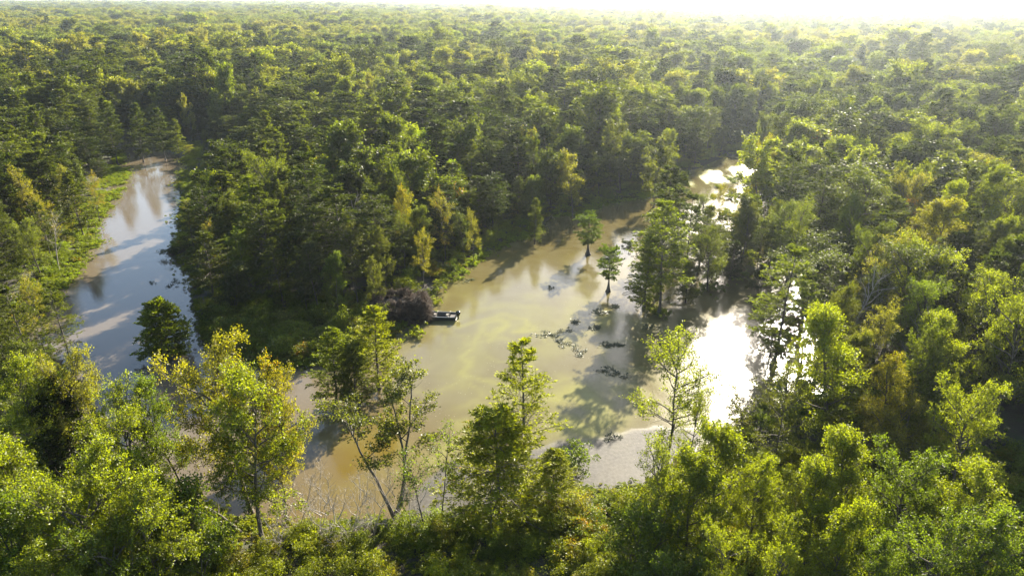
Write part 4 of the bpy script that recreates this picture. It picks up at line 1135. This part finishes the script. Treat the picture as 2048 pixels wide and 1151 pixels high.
# ------------------------------------------------------------------ brush blind
def simple_mat(name, col, rough=0.6, metal=0.0, noise=0.25, scale=8.0):
    m, nt, out, N, L = mat(name)
    tc = N('ShaderNodeTexCoord')
    n = N('ShaderNodeTexNoise', i_Scale=scale, i_Detail=5.0, i_Roughness=0.65); L(tc.outputs['Object'], n.inputs['Vector'])
    mr = N('ShaderNodeMapRange', i_1=0.3, i_2=0.7, i_3=1 - noise, i_4=1 + noise); L(n.outputs[0], mr.inputs[0])
    v = N('ShaderNodeVectorMath', operation='SCALE'); v.inputs[0].default_value = col; L(mr.outputs[0], v.inputs['Scale'])
    p = N('ShaderNodeBsdfPrincipled', i_Roughness=rough, i_Metallic=metal); L(v.outputs[0], p.inputs['Base Color'])
    L(p.outputs[0], out.inputs['Surface'])
    return m
bl = bpy.data.objects.new('brush_blind', None); COL.objects.link(bl)
bx0, by0 = G(803, 634)
bl.location = (bx0, by0, 0); bl.rotation_euler = (0, 0, math.radians(8))
tag(bl, 'big dark mound of piled dry brush covering a hunting blind beside the boat', 'brush blind')
rng = np.random.default_rng(5)
BLX, BLY, BLZ = 5.0, 3.2, 4.2
def blind_pt(u, v, k=1.0):
    """u in 0..2pi round the plan, v in 0..1 from water to ridge: straight skirts, then a hipped roof"""
    c, s = np.cos(u), np.sin(u)
    ex = 0.45
    qx, qy = np.sign(c) * np.abs(c) ** ex, np.sign(s) * np.abs(s) ** ex
    roof = np.clip((v - 0.55) / 0.45, 0, 1)
    sh = 1 - 0.10 * v - 0.55 * roof ** 1.3
    shx = 1 - 0.06 * v - 0.25 * roof ** 1.5
    z = BLZ * (np.minimum(v, 0.55) / 0.55 * 0.62 + 0.38 * np.sin(roof * math.pi / 2))
    return np.stack([qx * BLX * shx * k, qy * BLY * sh * k, z * k], -1)
uu, vv = np.meshgrid(np.linspace(0, 2 * math.pi, 56, endpoint=False), np.linspace(0, 1, 20))
V = blind_pt(uu, vv, 0.76)
V += (1.1 * (fbm(uu * 3 + 2, vv * 6) - 0.5))[..., None] * np.array([1, 1, 0.6])
V[0, :, 2] = -0.3
idx = np.arange(V.shape[0] * V.shape[1]).reshape(V.shape[:2])
q = np.stack([idx[:-1], np.roll(idx[:-1], -1, 1), np.roll(idx[1:], -1, 1), idx[1:]], -1).reshape(-1, 4)
o = bpy.data.objects.new('thatch', mesh_np('thatch', V.reshape(-1, 3), [q, idx[-1][None, :]], 4, simple_mat('dark_thatch', (0.022, 0.016, 0.011), 0.95, 0, 0.6, 6), smooth=True))
o.parent = bl; COL.objects.link(o)
w = Wood()
ntu, per = 420, 26
ua = np.linspace(0, 2 * math.pi, 4000)
arc = np.concatenate([[0], np.cumsum(np.linalg.norm(np.diff(blind_pt(ua, np.full(4000, 0.3)), axis=0), axis=1))])
tu, tv = np.interp(rng.random(ntu) * arc[-1], arc, ua), rng.random(ntu) ** 0.8
tp = blind_pt(tu, tv, 0.90) + (1.3 * (fbm(tu * 3 + 2, tv * 6) - 0.5))[:, None] * np.array([1, 1, 0.6])
tn = unit(blind_pt(tu, tv, 1.05) - blind_pt(tu, tv, 0.95))
td = unit(blind_pt(tu, np.clip(tv - 0.08, 0, 1)) - blind_pt(tu, np.clip(tv + 0.03, 0, 1)))
tdir = tn * rng.uniform(0.5, 1.2, ntu)[:, None] + td * rng.uniform(0.2, 1.0, ntu)[:, None] + rng.normal(0, 0.35, (ntu, 3))
k_ = np.repeat(np.arange(ntu), per)
p = tp[k_] + rng.normal(0, 0.16, (ntu * per, 3))
d = tdir[k_] + rng.normal(0, 0.33, (ntu * per, 3))
ln = rng.uniform(0.5, 1.25, ntu * per) * rng.uniform(0.6, 1.5, ntu)[k_]
P = polys(p, d, ln, 4, rng, up=-0.5, wig=0.2)
P[..., 2] = np.maximum(P[..., 2], 0.02)
w.add(P, rng.uniform(0.015, 0.04, ntu * per)[:, None] * np.array([1.0, 0.9, 0.7, 0.3]), 3)
o = bpy.data.objects.new('brush', w.mesh('brush', M_TWIG)); o['kind'] = 'stuff'; o.parent = bl; COL.objects.link(o)
# paler loose branches lying on the roof
w = Wood()
k = 46
u, v = rng.random(k) * 6.283, rng.uniform(0.6, 0.95, k)
p = blind_pt(u, v, 1.04)
d = rng.normal(0, 1, (k, 3)); d[:, 2] *= 0.12
w.add(polys(p, d, rng.uniform(0.6, 1.7, k), 5, rng, wig=0.2), np.linspace(0.025, 0.008, 5)[None].repeat(k, 0), 4)
o = bpy.data.objects.new('loose_branches', w.mesh('loose_branches', bark_material('weathered_branch', (0.10, 0.08, 0.06), (0.20, 0.165, 0.13)))); o['kind'] = 'stuff'; o.parent = bl; COL.objects.link(o)

# ------------------------------------------------------------------ fallen wood
for (px, py, ang, ln_, rad, m_, label) in ((70, 668, 0.15, 5.0, 0.07, M_PALE, 'pale fallen branch reaching over the channel from the bank'),
                                          (487, 1076, 2.5, 5.5, 0.22, M_BARK, 'dark fallen log at the foot of the bright green tree'),
                                          (1245, 588, 0.4, 2.6, 0.06, M_PALE, 'thin pale stick floating beside the narrow pond cypress')):
    w = Wood()
    r2 = np.random.default_rng(int(px))
    main = polys(np.array([[0, 0, 0.0]]), np.array([[math.cos(ang), math.sin(ang), 0.05]]), np.array([ln_]), 9, r2, wig=0.09)
    w.add(main, np.linspace(rad, rad * 0.35, 9)[None], 7)
    pt, tg = along(main, np.array([[0.35, 0.55, 0.7, 0.85]]))
    w.add(polys(pt[0], tg[0] + r2.normal(0, 0.6, (4, 3)), np.full(4, ln_ * 0.22), 5, r2, wig=0.15), np.linspace(rad * 0.4, rad * 0.1, 5)[None].repeat(4, 0), 5)
    o = bpy.data.objects.new('fallen_log', w.mesh('fallen_log', m_)); x, y = G(px, py); o.location = (x, y, 0.12 + max(0, min(0.5, land_of(x, y) * 0.15))); COL.objects.link(o)
    tag(o, label, 'log')

# ------------------------------------------------------------------ boat
import bmesh
boat = bpy.data.objects.new('boat', None); COL.objects.link(boat)
bx1, by1 = G(879, 636)
boat.location = (bx1, by1, 0.02); boat.scale = (1.2, 1.2, 1.2); boat.rotation_euler = (0, 0, math.radians(-4))
tag(boat, 'dark flat-bottomed fishing boat with outboard motor nosed into the brush blind', 'boat')
M_HULL = simple_mat('dark_hull_paint', (0.020, 0.022, 0.020), 0.45, 0.0, 0.35, 4)
M_DECK = simple_mat('worn_tan_deck', (0.15, 0.13, 0.095), 0.55, 0, 0.3, 5)
M_IN = simple_mat('boat_inside', (0.030, 0.022, 0.02), 0.7, 0, 0.3, 5)
M_SEAT = simple_mat('seat_vinyl', (0.16, 0.145, 0.12), 0.5, 0, 0.2, 6)
M_MOTOR = simple_mat('black_cowling', (0.010, 0.010, 0.011), 0.22, 0, 0.2, 4)
M_METAL = simple_mat('scuffed_aluminium', (0.55, 0.54, 0.52), 0.38, 0.9, 0.15, 9)
def part(name, verts, faces, material, parent, smooth=False, bevel=0.0):
    me = bpy.data.meshes.new(name); me.from_pydata([tuple(map(float, v)) for v in verts], [], [tuple(int(i) for i in f) for f in faces]); me.update()
    bm = bmesh.new(); bm.from_mesh(me)
    bmesh.ops.recalc_face_normals(bm, faces=bm.faces)
    if bevel > 0: bmesh.ops.bevel(bm, geom=list(bm.edges), offset=bevel, segments=2, affect='EDGES', profile=0.5)
    bm.to_mesh(me); bm.free()
    if smooth:
        for f in me.polygons: f.use_smooth = True
    me.materials.append(material)
    o = bpy.data.objects.new(name, me); o.parent = parent; COL.objects.link(o)
    return o
def box_v(x0, x1, y0, y1, z0, z1):
    v = [(x, y, z) for x in (x0, x1) for y in (y0, y1) for z in (z0, z1)]
    return v, [(0, 1, 3, 2), (4, 6, 7, 5), (0, 4, 5, 1), (2, 3, 7, 6), (0, 2, 6, 4), (1, 5, 7, 3)]
# hull loft: stern at +x, bow at -x (into the brush)
st = [(2.35, 0.80, 0.62, 0.56, -0.10), (1.2, 0.86, 0.66, 0.56, -0.12), (0.0, 0.88, 0.66, 0.57, -0.12), (-1.2, 0.82, 0.58, 0.60, -0.10), (-2.0, 0.66, 0.42, 0.66, 0.0), (-2.7, 0.40, 0.22, 0.74, 0.22)]
V, F = [], []
for (x, wt, wb, zt, zb) in st:
    t = 0.06
    V += [(x, -wt, zt), (x, -wb, zb), (x, wb, zb), (x, wt, zt), (x, wt - t, zt), (x, wb - t, zb + t), (x, -wb + t, zb + t), (x, -wt + t, zt)]
for i in range(len(st) - 1):
    a, b = i * 8, (i + 1) * 8
    for j in range(8):
        F.append((a + j, a + (j + 1) % 8, b + (j + 1) % 8, b + j))
F.append(tuple(range(0, 4)) ); F.append((4, 5, 6, 7)); F.append((0, 3, 4, 7))
e = (len(st) - 1) * 8
F.append(tuple(e + j for j in (3, 2, 1, 0))); F.append((e + 4, e + 7, e + 6, e + 5)); F.append((e, e + 7, e + 4, e + 3))
part('hull', V, F, M_HULL, boat)
# gunwale strips
for s in (-1, 1):
    pts = np.array([[(x, s * (wt + 0.01), zt + 0.02) for (x, wt, wb, zt, zb) in st]])
    v, q = tubes(pts, np.full((1, len(st)), 0.035), 6)
    part('gunwale', v, q, M_METAL, boat, True)
part('bow_deck', [(-1.35, -0.74, 0.60), (-2.0, -0.60, 0.665), (-2.66, -0.36, 0.745), (-2.66, 0.36, 0.745), (-2.0, 0.60, 0.665), (-1.35, 0.74, 0.60),
                  (-1.35, -0.74, 0.56), (-2.0, -0.60, 0.62), (-2.66, -0.36, 0.70), (-2.66, 0.36, 0.70), (-2.0, 0.60, 0.62), (-1.35, 0.74, 0.56)],
     [(0, 1, 4, 5), (1, 2, 3, 4), (6, 11, 10, 7), (7, 10, 9, 8), (0, 5, 11, 6), (0, 6, 7, 1), (1, 7, 8, 2), (5, 4, 10, 11), (4, 3, 9, 10), (2, 8, 9, 3)], M_DECK, boat)
v, f = box_v(-1.3, 2.2, -0.60, 0.60, 0.0, 0.03); part('floor_boards', v, f, M_IN, boat)
v, f = box_v(1.55, 2.28, -0.70, 0.70, 0.30, 0.42); part('stern_deck', v, f, M_IN, boat, bevel=0.015)
for x in (-0.55, 1.2):
    bench = part('bench', *box_v(x - 0.17, x + 0.17, -0.74, 0.74, 0.28, 0.36), M_IN, boat, bevel=0.012)
    for (nm, b, m_) in (('pedestal', (x - 0.05, x + 0.05, -0.05, 0.05, 0.36, 0.55), M_METAL), ('seat', (x - 0.24, x + 0.24, -0.25, 0.25, 0.55, 0.65), M_SEAT)):
        v, f = box_v(*b); part(nm, v, f, m_, boat, bevel=0.02)
    part('backrest', [(x + 0.20, -0.24, 0.64), (x + 0.27, -0.24, 0.64), (x + 0.20, 0.24, 0.64), (x + 0.27, 0.24, 0.64), (x + 0.33, -0.22, 1.08), (x + 0.39, -0.22, 1.08), (x + 0.33, 0.22, 1.08), (x + 0.39, 0.22, 1.08)],
         [(0, 1, 3, 2), (4, 6, 7, 5), (0, 4, 5, 1), (2, 3, 7, 6), (0, 2, 6, 4), (1, 5, 7, 3)], M_SEAT, boat, bevel=0.025)
mot = bpy.data.objects.new('outboard_motor', None); mot.parent = boat; mot.location = (2.62, 0.0, 0); COL.objects.link(mot)
cow = []
for (z, a, b, ox) in ((0.50, 0.17, 0.15, 0.0), (0.60, 0.27, 0.21, 0.02), (0.85, 0.33, 0.24, 0.05), (1.05, 0.32, 0.23, 0.06), (1.16, 0.25, 0.18, 0.05), (1.20, 0.12, 0.09, 0.04)):
    for k in range(12):
        t = k * math.pi / 6
        c, s = math.cos(t), math.sin(t)
        cow.append((ox + a * math.copysign(abs(c) ** 0.7, c), b * math.copysign(abs(s) ** 0.7, s), z))
fc = [(i * 12 + k, i * 12 + (k + 1) % 12, (i + 1) * 12 + (k + 1) % 12, (i + 1) * 12 + k) for i in range(5) for k in range(12)] + [tuple(range(60, 72)), tuple(range(11, -1, -1))]
part('cowling', cow, fc, M_MOTOR, mot, True)
v, f = box_v(-0.08, 0.14, -0.06, 0.06, -0.45, 0.52); part('leg', v, f, M_MOTOR, mot, bevel=0.02)
v, f = box_v(-0.30, -0.10, -0.14, 0.14, 0.25, 0.66); part('clamp_bracket', v, f, M_METAL, mot, bevel=0.015)
v, q = tubes(np.array([[(-0.25, 0.05, 0.68), (-0.55, 0.10, 0.74), (-0.85, 0.16, 0.80)]]), np.full((1, 3), 0.025), 6); part('tiller', v, q, M_MOTOR, mot, True)


# ------------------------------------------------------------------ haze
hb = bpy.data.meshes.new('haze')
v, f = box_v(-7300, 7300, -90, 7900, -2.5, 58.0)
hb.from_pydata(v, [], f); hb.update()
m, nt, out, N, L = mat('haze_air')
pv = N('ShaderNodeVolumePrincipled')
pv.inputs['Color'].default_value = (0.78, 0.89, 1.0, 1)
pv.inputs['Density'].default_value = 0.000085
pv.inputs['Anisotropy'].default_value = 0.74
L(pv.outputs[0], out.inputs['Volume'])
hb.materials.append(m)
hz_o = bpy.data.objects.new('haze', hb); hz_o['kind'] = 'stuff'; COL.objects.link(hz_o)
